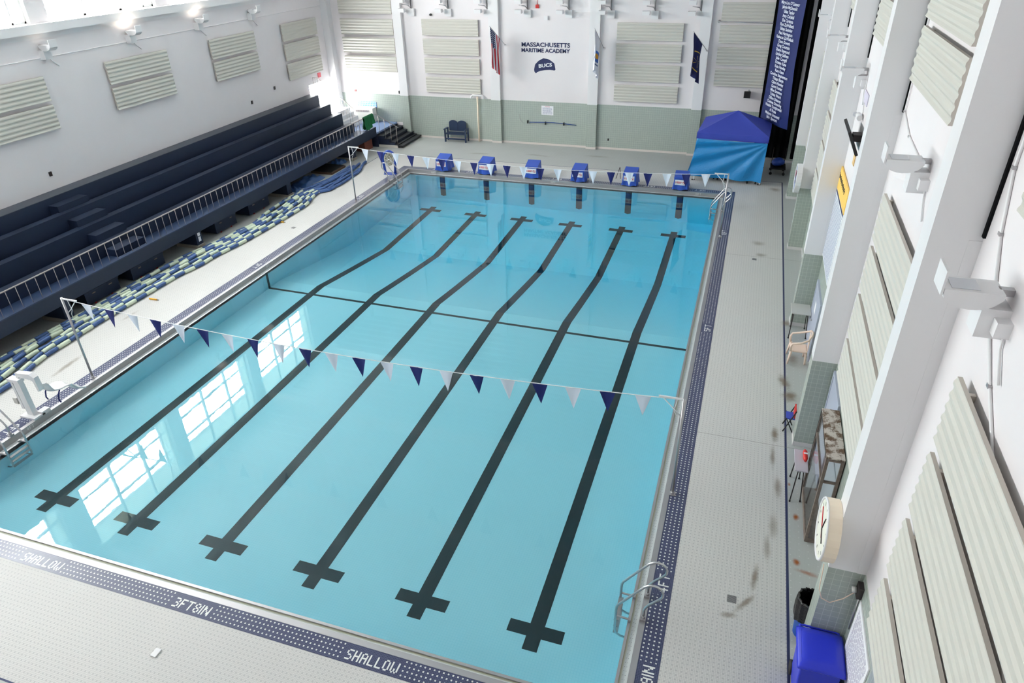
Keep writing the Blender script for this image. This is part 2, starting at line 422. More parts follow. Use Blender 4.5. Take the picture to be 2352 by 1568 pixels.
# left wall with clerestory openings and a tall corner window
T = .4; m = MB()
m.box(XL - T, YN, -.25, XL, 26.10, WZ0).box(XL - T, 26.10, 3.08, XL, YF, WZ0).box(XL - T, 26.10, -.25, XL, YF, .86).box(XL - T, 28.42, .86, XL, YF, 3.08)
e = [YN] + [q for w in LWIN for q in w] + [YF]
for a, b in zip(e[0::2], e[1::2]): m.box(XL - T, a, WZ0, XL, b, WZ1)
m.box(XL - T, YN, WZ1, XL, YF, ZC)
struct('wall_left', m, WHITE)
struct('wall_right', MB().box(XR, YN, -.25, XR + .3, YF + .3, ZC), WHITE)
struct('wall_far', MB().box(XL - .4, YF, -.25, XR + .3, YF + .3, ZC), WHITE)
struct('wall_near', MB().box(XL - .4, YN - .3, -.25, XR + .3, YN, ZC), WHITE)
# window units
for i, (a, b) in enumerate(LWIN + [(26.10, 28.42)]):
    z0, z1 = (WZ0, WZ1) if i < 5 else (.86, 3.08)
    r = thing('window_%d' % (i + 1), None, None, (XL - .2, (a + b) / 2, z0)); r['kind'] = 'structure'
    f = MB(); d0, d1 = XL - .24, XL - .16
    f.box(d0, a, z0, d1, b, z0 + .06).box(d0, a, z1 - .06, d1, b, z1).box(d0, a, z0, d1, a + .06, z1).box(d0, b - .06, z0, d1, b, z1)
    if i < 5:
        nmul = 3; step = (b - a) / nmul
        for k in range(1, nmul): f.box(d0, a + k * step - .05, z0, d1, a + k * step + .05, z1)
        for zz in (8.42, 9.42): f.box(d0 + .01, a, zz - .04, d1 - .01, b, zz + .04)
        f.box(d0, a, 9.80, d1, b, 9.86); f.box(d0, b - .50, z0, d1, b - .44, z1)
    else:
        f.box(d0, (a + b) / 2 - .03, z0, d1, (a + b) / 2 + .03, z1)
    part('window_frame', f, PAINTW, r)
    part('pane', MB().box(XL - .205, a + .05, z0 + .05, XL - .20, b - .05, z1 - .05), GLASS, r)
    if i < 5:
        part('infill_panel', MB().box(XL - .235, a, 9.86, XL - .23, b, z1).box(XL - .235, b - .45, z0, XL - .23, b, 9.82), BLIND, r)
# continuous sill beam below the clerestory
struct('trim_1', MB().box(XL, YN, 7.32, XL + .22, 28.2, 7.58).box(XL, YN, 7.16, XL + .03, 28.2, 7.32), PAINTW)
# corner column, far pilasters, right-hand columns
FP = [(-2.98, -2.52), (2.14, 2.64), (7.14, 7.63), (12.13, 12.6)]
m = MB().box(XL, 28.2, .86, -6.56, YF, ZC)
for a, b in FP: m.box(a, 28.41, ZT, b, YF, ZC)
struct('trim_2', m, PAINTW)
RC = [-4.04, 1.418, 6.879, 12.339, 17.85, 23.18, 28.3]
m = MB(); mt = MB(); mg = MB()
for yk in RC:
    m.box(16.666, yk, ZT, XR, yk + .36, ZC); m.box(17.02, yk - .006, ZT, XR, yk, 7.1)
    mt.box(16.666, yk, ZD + .1, XR, yk + .36, ZT)
    mg.box(17.115, yk - .055, 7.15, XR, yk, ZC)  # black strips painted in for the dark open gap beside each column
struct('trim_3', m, PAINTW)
for a, b in FP: mt.box(a, 28.41, ZD + .1, b, YF, ZT)
mt.box(XL, YF - .012, .86, -2.98, YF, ZT).box(-2.98, YF - .012, ZD + .1, 17.14, YF, ZT); mt.box(XR - .012, YN, ZD + .1, XR, YF, ZT)
struct('trim_4', mt, TILEG)
struct('trim_5', mg, SHADEB)
m = MB()
for a, b in zip([-2.2] + [p[1] for p in FP], [2.14, 7.14, 12.13, 17.14]) if False else []: pass
m.box(-2.3, YF - .03, ZD, 17.14, YF, ZD + .1)
for a, b in FP: m.box(a - .012, 28.395, ZD, b + .012, YF, ZD + .1)
struct('baseboard_far', m, mat('pale_cove_base', (214, 206, 200), .5))
m = MB().box(XR - .025, YN, ZD, XR, YF, ZD + .1)
for yk in RC: m.box(16.654, yk - .012, ZD, XR, yk + .372, ZD + .1)
struct('baseboard_right', m, mat('grey_cove_base', (206, 204, 204), .5))

# ------------------------------------------------------------------ swimming pool
pool = thing('swimming_pool', 'six lane indoor pool with aqua tiled basin and navy mosaic border', 'swimming pool', (0, 0, 0))
PROF = [(0., -1.05), (12.15, -1.36), (16.9, -3.0), (PL, -3.12)]
def fz(y):
    for (y0, z0), (y1, z1) in zip(PROF, PROF[1:]):
        if y <= y1: return z0 + (z1 - z0) * (y - y0) / (y1 - y0)
    return PROF[-1][1]
m = MB()
for (y0, z0), (y1, z1) in zip(PROF, PROF[1:]):
    m.quad([(0, y0, z0), (PW, y0, z0), (PW, y1, z1), (0, y1, z1)])
    m.quad([(0, y0, z0), (0, y1, z1), (0, y1, .0), (0, y0, .0)]); m.quad([(PW, y0, z0), (PW, y0, 0.), (PW, y1, 0.), (PW, y1, z1)])
m.quad([(0, 0, PROF[0][1]), (0, 0, 0), (PW, 0, 0), (PW, 0, PROF[0][1])]); m.quad([(0, PL, PROF[-1][1]), (PW, PL, PROF[-1][1]), (PW, PL, 0), (0, PL, 0)])
part('basin', m, BASIN, pool)
LX = [1.62, 3.79, 5.95, 8.14, 10.32, 12.49]
def strip(m, x0, x1, y0, y1, dz=.004):
    ys = [y0] + [q[0] for q in PROF if y0 < q[0] < y1] + [y1]
    for a, b in zip(ys, ys[1:]): m.quad([(x0, a, fz(a) + dz), (x1, a, fz(a) + dz), (x1, b, fz(b) + dz), (x0, b, fz(b) + dz)])
for X in LX:
    m = MB(); w = .133
    strip(m, X - w, X + w, 1.0, 21.72)
    for yc in (1.40, 21.32): strip(m, X - .5, X - w, yc - .13, yc + .13); strip(m, X + w, X + .5, yc - .13, yc + .13)
    part('lane_line', m, LANE, pool)
    for yw, s in ((PL - .004, 1), (.004, -1)):
        zb = -2.7 if s > 0 else -.8
        part('wall_target', MB().quad([(X - w, yw, -.03), (X - w, yw, zb), (X, yw, zb - .1), (X + w, yw, zb), (X + w, yw, -.03)][::s]), LANE, pool)
m = MB(); strip(m, 0.004, PW - .004, 11.47, 11.58, .003); m.quad([(.004, 11.47, -.03), (.004, 11.47, fz(11.47)), (.004, 11.58, fz(11.58)), (.004, 11.58, -.03)])
m.quad([(PW - .004, 11.47, -.03), (PW - .004, 11.58, -.03), (PW - .004, 11.58, fz(11.58)), (PW - .004, 11.47, fz(11.47))])
part('break_line', m, LANE, pool)
def ring(m, a, b, z0, z1):
    m.box(-b, -b, z0, -a, PL + b, z1).box(PW + a, -b, z0, PW + b, PL + b, z1).box(-a, -b, z0, PW + a, -a, z1).box(-a, PL + a, z0, PW + a, PL + b, z1)
    return m
part('gutter_lip', ring(MB(), 0., .048, -.16, .012), STEELD, pool)
g = MB(); zg = -.022
for (p0, p1, nrm, ln) in (((-.048, -.048), (-.048, PL + .048), (-1, 0), PL + .1), ((PW + .048, -.048), (PW + .048, PL + .048), (1, 0), PL + .1), ((-.048, -.048), (PW + .048, -.048), (0, -1), PW + .1), ((-.048, PL + .048), (PW + .048, PL + .048), (0, 1), PW + .1)):
    w = .137; q = [(p0[0], p0[1], zg), (p1[0], p1[1], zg), (p1[0] + nrm[0] * w + (abs(nrm[1]) * w if p1[0] > 1 else 0) * 0, p1[1] + nrm[1] * w, zg), (p0[0] + nrm[0] * w, p0[1] + nrm[1] * w, zg)]
    g.quad(q, [(0, 0), (ln, 0), (ln, w), (0, w)])
g.box(-.19, -.19, -.1, -.048, PL + .19, zg - .004).box(PW + .048, -.19, -.1, PW + .19, PL + .19, zg - .004).box(-.048, -.19, -.1, PW + .048, -.048, zg - .004).box(-.048, PL + .048, -.1, PW + .048, PL + .19, zg - .004)
part('gutter_grating', g, GRATE, pool)
part('coping', ring(MB(), .185, .285, -.12, .132), STEELD, pool)
# mosaic border: each side broken into dotted and plain (lettered) stretches
FONT = {'S': ['0111', '1000', '1000', '0110', '0001', '0001', '1110'], 'H': ['1001'] * 3 + ['1111'] + ['1001'] * 3, 'A': ['0110', '1001', '1001', '1111', '1001', '1001', '1001'],
        'L': ['1000'] * 6 + ['1111'], 'O': ['0110'] + ['1001'] * 5 + ['0110'], 'W': ['10001'] * 4 + ['10101', '10101', '01010'], '3': ['1110', '0001', '0001', '0110', '0001', '0001', '1110'],
        'F': ['1111', '1000', '1000', '1110', '1000', '1000', '1000'], 'T': ['11111'] + ['00100'] * 6, '8': ['0110', '1001', '1001', '0110', '1001', '1001', '0110'], 'I': ['1'] * 7,
        'N': ['10001', '11001', '11001', '10101', '10011', '10011', '10001'], '9': ['0110', '1001', '1001', '0111', '0001', '0001', '0110'], '4': ['0010', '0110', '1010', '1010', '1111', '0010', '0010'],
        '5': ['1111', '1000', '1110', '0001', '0001', '1001', '0110'], '1': ['01', '11', '01', '01', '01', '01', '01'], '0': ['0110', '1001', '1001', '1001', '1001', '1001', '0110'],
        'D': ['1110', '1001', '1001', '1001', '1001', '1001', '1110'], 'E': ['1111', '1000', '1000', '1110', '1000', '1000', '1111'], 'P': ['1110', '1001', '1001', '1110', '1000', '1000', '1000'], ' ': ['0'] * 7}
def twid(s): return sum(len(FONT[c][0]) + 1 for c in s) - 1
def tiletext(s, o, xa, ya, q=.0258):
    """a lettered plaque of one inch tiles: one grid, white tiles for the strokes"""
    M = frame(o, xa, ya); cols = [[0] * 7]
    for c in s:
        for k in range(len(FONT[c][0])): cols.append([int(FONT[c][r][k]) for r in range(7)])
        cols.append([0] * 7)
    n = len(cols); m = MB()
    for j in range(8):
        for i in range(n + 1): m.v.append(tuple(M @ Vector(((i - n / 2) * q, (3.5 - j) * q, 0))))
    for j in range(7):
        for i in range(n):
            a0 = j * (n + 1) + i; m.f.append((a0, a0 + n + 1, a0 + n + 2, a0 + 1)); m.mi.append(1 if cols[i][j] else 0); m.sm.append(False)
            m.uv[len(m.f) - 1] = [(i * .0258, j * .0258), (i * .0258, (j + 1) * .0258), ((i + 1) * .0258, (j + 1) * .0258), ((i + 1) * .0258, j * .0258)]
    return m
TILEW = mat('white_mosaic_letter', (222, 224, 220), .35)
BZ = ZD + .002
TX = {'near': [('SHALLOW', 3.67), ('3FT8IN', 6.99), ('SHALLOW', 10.40)], 'right': [('3FT9IN', .36), ('4FT', 2.35), ('5FT', 11.53), ('10FT', 18.81)],
      'left': [('4FT', 2.35), ('5FT', 11.7), ('10FT', 18.9)], 'far': [('10FT', 1.2), ('DEEP', 2.9), ('10FT', 7.0), ('DEEP', 11.1), ('10FT', 13.25)]}
band = MB()
for side, L, org, xa, ya in (('near', PW, (0, -.285), (1, 0), (0, -1)), ('right', PL, (PW + .285, 0), (0, 1), (1, 0)), ('left', PL, (-.285, 0), (0, 1), (-1, 0)), ('far', PW, (0, PL + .285), (1, 0), (0, 1))):
    def seg(a, b, dots):
        pts = [(a, 0), (b, 0), (b, .335), (a, .335)]; W3 = [(org[0] + xa[0] * p + ya[0] * q, org[1] + xa[1] * p + ya[1] * q, BZ) for p, q in pts]
        uv = pts
        n = (Vector(W3[1]) - Vector(W3[0])).cross(Vector(W3[3]) - Vector(W3[0]))
        if n.z < 0: W3 = W3[::-1]; uv = pts[::-1]
        band.cur = dots; band.quad(W3, uv)
    ext = .62 if side in ('near', 'far') else 0
    cur = -.285 if ext == 0 else -.285
    seg(-.62 if ext else -.285, cur, 0) if ext else None
    for s, c in TX[side] + [(None, L)]:
        if s is None: seg(cur, L + .285, 1)
        else: hw = twid(s) * .0129 + .06; seg(cur, c - hw, 1); seg(c - hw, c + hw, 0); cur = c + hw
    if ext: seg(L + .285, L + .62, 0)
band.cur = 0
band.box(-.62, -.62, .03, -.285, PL + .62, BZ - .002).box(PW + .285, -.62, .03, PW + .62, PL + .62, BZ - .002).box(-.285, -.62, .03, PW + .285, -.285, BZ - .002).box(-.285, PL + .285, .03, PW + .285, PL + .62, BZ - .002)
part('tile_border', band, [BAND, BANDD], pool)
for side, items in TX.items():
    for s, c in items:
        o, xa, ya = {'near': ((c, -.47, BZ + .0015), (1, 0, 0), (0, 1, 0)), 'right': ((PW + .465, c, BZ + .0015), (0, 1, 0), (-1, 0, 0)), 'left': ((-.465, c, BZ + .0015), (0, -1, 0), (1, 0, 0)), 'far': ((c, PL + .465, BZ + .0015), (-1, 0, 0), (0, -1, 0))}[side]
        part('depth_marking', tiletext(s, o, xa, ya), [BAND, TILEW], pool, 'white mosaic %s depth marking' % s)
for s, o, xa in (('4FT', (-.184, 2.6, .06), (0, 1, 0)), ('5FT', (-.184, 11.9, .06), (0, 1, 0)), ('10FT', (-.184, 19.2, .06), (0, 1, 0)), ('10FT', (1.1, PL + .184, .06), (1, 0, 0)), ('10FT', (6.9, PL + .184, .06), (1, 0, 0)), ('10FT', (13.2, PL + .184, .06), (1, 0, 0))):
    part('depth_marking', tiletext(s, o, xa, (0, 0, 1), .0125), [STEELD, TILEW], pool, 'small white %s marking on the gutter face' % s)
w = single('pool_water', MB().box(-.02, -.02, -3.4, PW + .02, PL + .02, 0.), WATER, 'clear turquoise pool water filling the basin', 'water')

# ------------------------------------------------------------------ corrugated acoustic panels
def panel_proto(L=3.0, H=.75):
    r = thing('acoustic_panel', 'x', 'acoustic panel', (0, 0, 0))
    N = 44; pts = []
    for k in range(N + 1):
        z = -H / 2 + H * k / N; c = math.cos(2 * PI * 5.5 * k / N); pts.append((-.034 - .009 * max(-.75, min(.75, c)) / .75, z))
    poly = pts + [(.018, H / 2), (.018, -H / 2)]
    m = MB(); m.prism(poly, 'x', -L / 2, L / 2)
    n = len(poly)
    for i, f in enumerate(m.f):
        zs = [m.v[k][2] for k in f]
        if min(zs) > H / 2 - 1e-6 or max(zs) < -H / 2 + 1e-6 or len(f) == n: m.mi[i] = 1
    part('corrugated_sheet', m, [CORR, CORRE], r)
    for X in (-L / 2 + .25, L / 2 - .25): part('mounting_rail', MB().box(X - .025, .018, -H / 2 + .03, X + .025, .089, H / 2 - .03), CORRE, r)
    return r
ROWN = ['top', 'second', 'third', 'bottom']
pp = panel_proto(); used = [False]
def put_panel(loc, rz, label, group):
    if not used[0]:
        used[0] = True; pp.location = loc; pp.rotation_euler = (0, 0, rz); pp['label'] = label; pp['group'] = group; return pp
    return copy_tree(pp, loc, label, rz, group)
YP = YF - .09
for bay, xc, zs, side in (('leftmost', -4.55, [6.96 - .375, 5.98 - .375, 5.09 - .375, 4.19 - .375], 0), ('second', .06, [5.63, 4.73, 3.83, 2.9], 0), ('fourth', 9.92, [5.6, 4.7, 3.8, 2.88], 0), ('rightmost', 14.5, [6.47, 5.56, 4.65, 3.74], 0)):
    for k, zc in enumerate(zs):
        put_panel((xc, YP, zc), 0, '%s corrugated acoustic panel in the %s bay of the far wall' % (ROWN[k], bay), 'acoustic panels on the far wall')
for nm, yc, zs in (('nearest', 9.9, [5.72, 4.85]), ('second nearest', 15.4, [5.74, 4.87]), ('third nearest', 20.85, [5.74, 4.87]), ('farthest', 25.95, [5.75, 4.87, 3.98])):
    for k, zc in enumerate(zs):
        row = ['upper', 'lower'][k] if len(zs) == 2 else ['top', 'middle', 'bottom'][k]
        put_panel((XL + .09, yc, zc), PI / 2, '%s corrugated acoustic panel of the %s stack on the left wall' % (row, nm), 'acoustic panels on the left wall')
for nm, yc, zs in (('nearest the camera', -1.02, [5.70, 4.77, 3.83, 2.87]), ('between the two nearest columns', 4.62, [5.65, 4.74, 3.83, 2.92]), ('beyond the wall clock column', 16.2, [5.35, 4.45, 3.55, 2.66]), ('before the farthest column', 21.6, [5.35, 4.45, 3.55, 2.66])):
    for k, zc in enumerate(zs):
        put_panel((XR - .09, yc, zc), -PI / 2, '%s acoustic panel on the right wall, low stack %s' % (ROWN[k], nm), 'low acoustic panels on the right wall')
for nm, yc in (('nearest the camera', -1.02), ('in the second bay', 4.9), ('in the third bay', 10.0), ('in the fourth bay', 15.6)):
    for k, zc in enumerate([9.85, 8.99, 8.12]):
        if nm == 'nearest the camera' and k < 2: continue
        put_panel((XR - .09, yc, zc), -PI / 2, '%s acoustic panel on the right wall, high stack %s' % (['top', 'middle', 'bottom'][k], nm), 'high acoustic panels on the right wall')

# ------------------------------------------------------------------ wall light fixtures
def uplight_proto():
    r = thing('wall_uplight', 'x', 'wall light', (0, 0, 0))
    prof = [(-.10, 0), (-.56, 0), (-.56, -.05)] + [(-.34 + .22 * math.cos(a), -.05 - .12 * math.sin(a)) for a in [PI - PI * k / 10 for k in range(1, 10)]] + [(-.10, -.05)]
    poly = [(y, z) for y, z in prof]
    part('lamp_housing', MB().prism(poly, 'x', -.15, .15), PAINTW, r)
    part('glare_baffle', MB().box(-.15, -.585, -.06, .15, -.565, .16), PAINTW, r)
    part('lamp_lens', MB().box(-.11, -.5, .001, .11, -.28, .006), LENS, r)
    part('wall_bracket', MB().box(-.035, -.12, -.06, .035, 0, .0), STEELD, r)
    part('ballast_box', MB().box(-.13, -.23, -.43, .13, 0, -.15), PAINTW, r)
    part('junction_box', MB().box(.13, -.12, -.36, .25, 0, -.22), PAINTW, r)
    part('conduit', MB().tube([(.19, -.02, -.36), (.21, -.02, -.48), (.45, -.02, -.7)], .012, 6), PAINTW, r)
    return r
up = uplight_proto(); first = True
def put_up(loc, rz, label, group):
    global first
    if first: first = False; up.location = loc; up.rotation_euler = (0, 0, rz); up['label'] = label; up['group'] = group; return up
    return copy_tree(up, loc, label, rz, group)
for k, y in enumerate([11.75, 15.35, 18.95, 22.4]):
    put_up((XL, y, 6.98), PI / 2, '%s white wall uplight from the camera below the clerestory on the left wall' % ORD[k], 'uplights on the left wall')
for nm, y, z in (('nearest', .28, 7.12), ('second nearest', 4.25, 7.12), ('third nearest', 11.9, 7.0), ('fourth nearest', 17.2, 7.0), ('farthest', 22.4, 7.0)):
    put_up((XR, y, z), -PI / 2, '%s white wall uplight projecting from the right wall' % nm, 'uplights on the right wall')
def lampglow(loc, e):
    area('uplight_lamp', loc, (PI, 0, 0), .18, .2, e, (1, .86, .7))
lampglow((XL + .4, 15.35, 7.01), 4); lampglow((XL + .4, 18.95, 7.01), 2.4); lampglow((XL + .4, 11.75, 7.01), .5)
def twin_proto():
    r = thing('twin_floodlight', 'x', 'floodlight', (0, 0, 0))
    part('ballast_box', MB().box(.2, -.14, -.28, .52, 0, .05), PAINTW, r)
    part('bracket', MB().tube([(.36, -.05, .05), (.3, -.3, .22), (0, -.34, .26)], .022, 6).box(.3, -.12, .1, .34, 0, .5), STEELD, r)
    for z in (0, .42):
        h = part('lamp_head', MB().prism([(-.56, z - .09), (-.56, z + .06), (-.38, z + .09), (-.28, z + .02), (-.28, z - .07)], 'x', -.15, .17), PAINTW, r)
        part('lamp_visor', MB().box(-.16, -.6, z + .05, .18, -.4, z + .075), PAINTW, h)
    part('conduit', MB().cyl((.36, -.02, .05), (.36, -.02, .75), .014, 6), PAINTW, r)
    return r
tw = twin_proto()
for k, x in enumerate([-2.31, -.32, 1.72, 3.75, 5.76, 7.75, 9.74, 11.74]):
    lb = '%s twin headed white floodlight from the left, high on the far wall' % ORD[k]
    if k == 0: tw.location = (x, YF - .004, 6.42); tw['label'] = lb; tw['group'] = 'twin floodlights on the far wall'
    else: copy_tree(tw, (x, YF - .004, 6.42), lb)
single('conduit', MB().cyl((XL + .02, -2, 6.6), (XL + .02, 28.1, 6.6), .014, 6), PAINTW, 'long thin white conduit running level along the left wall', 'conduit')

# ------------------------------------------------------------------ bleachers on the left
bl = thing('bleachers', 'long navy concrete bleachers rising in four tiers along the left wall', 'bleachers', (-5.2, 10, ZD))
Y0, Y1 = -6.0, 25.95
TR = [(-4.52, 1.35), (-5.14, 1.81), (-5.75, 2.24), (-6.36, 2.65)]
for k, (x, z) in enumerate(TR):
    nx = TR[k + 1][0] if k < 3 else XL + .004
    zb = [.92] + [q[1] - .16 for q in TR]
    poly = [(x, zb[k] - .14), (x, z), (x - .3, z), (x - .3, z - .16), (nx, z - .16), (nx, zb[k] - .14)]
    if k == 3: poly = [(x, zb[k] - .14), (x, z), (x, z + .0), (nx, z), (nx, zb[k] - .14)]
    t_ = part('seat_tier', MB().prism(poly, 'y', Y0, Y1), [NAVY], bl)
part('top_ledge', MB().box(XL + .004, Y0, 2.65, -6.36, Y1, 2.665), LEDGE, bl, 'top ledge greyed for the light on it')  # grey stands for light falling on the level top, put into the colour
part('walkway', MB().box(-4.52, Y0, .80, -3.55, 26.2, .92), NAVYL, bl)
part('fascia', MB().box(-3.55, Y0, .70, -3.42, 26.2, 1.13), NAVY, bl)
part('kerb', MB().box(-3.57, Y0, 1.13, -3.40, 26.2, 1.165), NAVYL, bl, 'worn pale blue kerb top')
part('back_panel', MB().box(-5.2, Y0, ZD, -5.1, 26.2, .8), SHADEB, bl)  # black sheet added to paint the shade under the tiers
for (x, z), (xo) in zip([(-4.52, 1.15), (-5.14, 1.58), (-5.75, 2.02), (-6.36, 2.44)], (-4.08, -4.74, -5.36, -5.97)):
    for yy in (9.62, -3.):
        part('aisle_step', MB().box(x - .02, yy, z - .22 - .15, xo, yy + 1.2, z), NAVY, bl)
for yy in (6.7, 12.4, 18.07, 23.65):
    p = part('support_pillar', MB().box(-4.35, yy, ZD + .12, -3.44, yy + .3, .75), NAVY, bl)
    part('plinth', MB().box(-4.38, yy - .03, ZD, -3.41, yy + .33, ZD + .12), mat('pale_plinth_paint', (150, 144, 134), .7), p)
single('paper_notice', MB().box(-3.437, 12.50, .56, -3.43, 12.62, .68), PAPER, 'upper white paper square taped to the navy bleacher pillar', 'paper notice')
single('paper_notice', MB().box(-3.437, 12.50, .36, -3.43, 12.62, .53), PAPER, 'lower white paper square taped to the navy bleacher pillar', 'paper notice')
# guard rail
gr = thing('guard_rail', 'long metal guard rail with thin balusters along the bleacher walkway', 'railing', (-3.49, 14, 1.165))
k = 0; y = 5.104 - .3065 * 8
while y < 25.3:
    part('baluster', MB().cyl((-3.49, y, 1.165), (-3.49, y, 1.79), .011, 6), RAILM, gr); y += .3065
part('top_rail', MB().tube([(-3.49, 2.6, 1.80), (-3.49, 26.2, 1.80)], .019, 6), RAILM, gr)
# landing and stairs in the far left corner
ld = thing('stair_landing', 'raised blue floored landing in the far left corner beside the bleachers', 'landing', (-5, 27.4, ZD))
part('landing_floor', MB().box(XL + .004, 26.2, .78, -3.42, YF - .015, .86), mat('light_blue_deck_paint', (118, 138, 176), .45), ld)
part('side_panel', MB().box(-3.46, 26.2, ZD, -3.40, YF - .015, .78).box(-4.3, 26.2, ZD, -3.46, 26.26, .78), NAVY, ld)
stp = thing('staircase', 'short flight of black steps with navy side at the far left corner', 'staircase', (-2.8, 27.4, ZD))
xs = [-3.40, -3.08, -2.78, -2.48, -2.30]; zs = [.70, .56, .42, .30]
BST = mat('black_ribbed_tread', (34, 38, 46), .6)
for k in range(4): part('tread', MB().box(xs[k], 26.28, zs[k] - .04, xs[k + 1] + .03, YF - .035, zs[k]), BST, stp)
part('tread', MB().box(-2.30, 26.24, .20, -2.02, YF - .035, .26), BST, stp)
for k in range(4): part('riser', MB().box(xs[k], 26.30, ZD + .02, xs[k + 1], YF - .035, zs[k] - .04), NAVY, stp)
part('skirting', MB().box(-3.40, 26.27, ZD, -2.3, 26.30, ZD + .12), mat('cream_skirting', (206, 198, 188), .6), stp)
sr = thing('stair_railing', 'metal handrail sloping down beside the black corner steps', 'railing', (-2.8, 26.35, ZD))
part('top_rail', MB().tube([(-3.47, 26.3, 1.78), (-3.42, 26.33, 1.76), (-2.20, 26.33, 1.15)], .02, 6), RAILM, sr)
for x, z0, z1 in ((-3.3, .7, 1.7), (-2.98, .56, 1.54), (-2.66, .42, 1.38), (-2.33, .30, 1.21)): part('baluster', MB().cyl((x, 26.33, z0), (x, 26.33, z1), .014, 6), RAILM, sr)
cr = thing('aisle_railing', 'slim handrail at the foot of the sunlit bleacher aisle steps', 'railing', (-5.5, 27.0, .86))
part('top_rail', MB().tube([(-5.91, 27.0, 2.45), (-5.2, 27.0, 1.92), (-5.07, 27.0, 1.80), (-5.1, 27.0, 1.76)], .016, 6), RAILM, cr)
for x, z1 in ((-5.88, 2.43), (-5.7, 2.29), (-5.52, 2.15), (-5.34, 2.02), (-5.2, 1.91)): part('baluster', MB().cyl((x, 27.0, .9), (x, 27.0, z1), .010, 6), RAILM, cr)
cr = thing('aisle_railing', 'slim handrail at the top of the bleachers beside the corner window', 'railing', (-6.6, 26.5, 2.4))
part('top_rail', MB().tube([(-6.90, 26.45, 3.40), (-6.62, 26.45, 3.40), (-6.05, 26.45, 2.95)], .014, 6), RAILM, cr)
for x, z1 in ((-6.88, 3.4), (-6.75, 3.4), (-6.62, 3.4), (-6.3, 3.15), (-6.06, 2.95)): part('baluster', MB().cyl((x, 26.45, 1.9), (x, 26.45, z1), .010, 6), RAILM, cr)
st2 = thing('aisle_stairs', 'concrete aisle stairs coloured sunlit white, climbing from the landing to the left wall', 'stairs', (-6, 27.2, .86))
for k in range(4): part('step', MB().box(XL + .006, 26.25, .86 + .2 * k, -5.15 - .22 * k, 27.9, .86 + .2 * (k + 1)), mat('sunlit_step_white', (226, 226, 228), .6) if k == 0 else bpy.data.materials['sunlit_step_white'], st2)  # white stands for sunlight on the steps, put into the colour
h = thing('unit_heater', 'white cabinet heater standing on the corner landing against the far wall', 'heater', (-5.2, 28.3, .86))
bevel(part('cabinet', MB().box(-5.86, 28.14, .87, -4.58, 28.56, 1.60), HEAT, h), .015)
g = MB()
for k in range(15): g.box(-5.60 + k * .055, 28.128, 1.40, -5.57 + k * .055, 28.139, 1.50)
part('grille', g, mat('dark_grille_slot', (150, 140, 142), .6), h)
m = MB().box(-5.74, 28.40, .87, -4.55, 28.42, 1.84)
b = single('gridded_board', MB().box(-5.74, 28.567, 1.55, -4.55, 28.585, 1.86), mat('light_blue_gridded_board', (110, 160, 214), .5), 'light blue gridded board standing behind the heater', 'board')
t = NT(b.data.materials[0]); x, y, z = t.xyz(); t.l(t.mix(t.m('MAXIMUM', t.line(x, .1, .15), t.line(z, .1, .15)), rgb(96, 150, 214), rgb(214, 228, 240)), t.p.inputs['Base Color'])
# green towel over the rail
def towel(u, v):
    x0 = -3.49; yy = 25.15 + .95 * u + .05 * math.sin(v * 7)
    s = (v - .5) * 2; L = .62 + .12 * math.sin(u * 5)
    fold = .035 * math.sin(u * 19 + v * 3) * min(1, abs(s) * 2)
    if abs(s) < .12: return (x0 + s * .35, yy, 1.835 + .02 * math.cos(s * 12))
    return (x0 + math.copysign(.045, s) + math.copysign(.05, s) * abs(s) + fold, yy + fold, 1.83 - (abs(s) - .12) * L)
tm = MB().grid(towel, 30, 28); tob = single('towel', tm, GREENT, 'green towel draped over the end of the bleacher guard rail', 'towel', (-3.49, 25.6, 1.8))
so = tob.modifiers.new('thick', 'SOLIDIFY'); so.thickness = .012
# storage chests under the bleachers
def chest(y0, y1, z1, label, first=None):
    r = thing('storage_chest', label, 'storage chest', (-3.9, (y0 + y1) / 2, ZD), 'chests under the bleachers')
    bevel(part('body', MB().box(-4.3, y0, ZD + .06, -3.62, y1, z1 - .05), NAVY, r), .01); bevel(part('lid', MB().box(-4.32, y0 - .02, z1 - .05, -3.60, y1 + .02, z1), NAVY, r), .01)
    for f in (.25, .75):
        yy = y0 + (y1 - y0) * f; part('latch', MB().box(-3.617, yy - .06, z1 - .12, -3.605, yy + .06, z1 - .09), BROWN, r)
        part('caster', MB().cyl((-3.68, yy - .02 * 1, ZD + .03), (-3.68, yy + .02, ZD + .03), .03, 10), REDP, r)
for a in ((7.65, 8.95, .60, 'navy storage chest under the bleachers, the nearest visible one'), (9.5, 10.95, .60, 'navy storage chest under the bleachers, second from the near end'), (13.65, 14.85, .62, 'navy chest with two latches just past the papered bleacher pillar'), (15.65, 16.98, .62, 'navy chest under the bleachers before the second far pillar')): chest(*a)
# pallet, mats, folded blue covers near the far end
pl = thing('pallet', 'low wooden pallet topped with a black mat under the bleachers', 'pallet', (-3.8, 22.0, ZD))
part('slats', MB().box(-4.4, 21.35, ZD, -3.28, 22.6, ZD + .09), WOODD, pl); part('mat', MB().box(-4.36, 21.40, ZD + .09, -3.33, 22.55, ZD + .12), BLACK, pl)
def sheet(cx, cy, sx, sy, h, seed):
    rr = random.Random(seed); ph = [rr.uniform(0, 6) for _ in range(6)]
    def f(u, v):
        e = min(u, 1 - u, v, 1 - v); e = min(1, e * 6)
        return (cx + (u - .5) * sx * (1 + .08 * math.sin(v * 9 + ph[0])), cy + (v - .5) * sy * (1 + .06 * math.sin(u * 8 + ph[1])), ZD + .004 + e * h * (.65 + .35 * math.sin(u * 14 + ph[2]) * math.sin(v * 11 + ph[3])))
    return MB().grid(f, 26, 26)
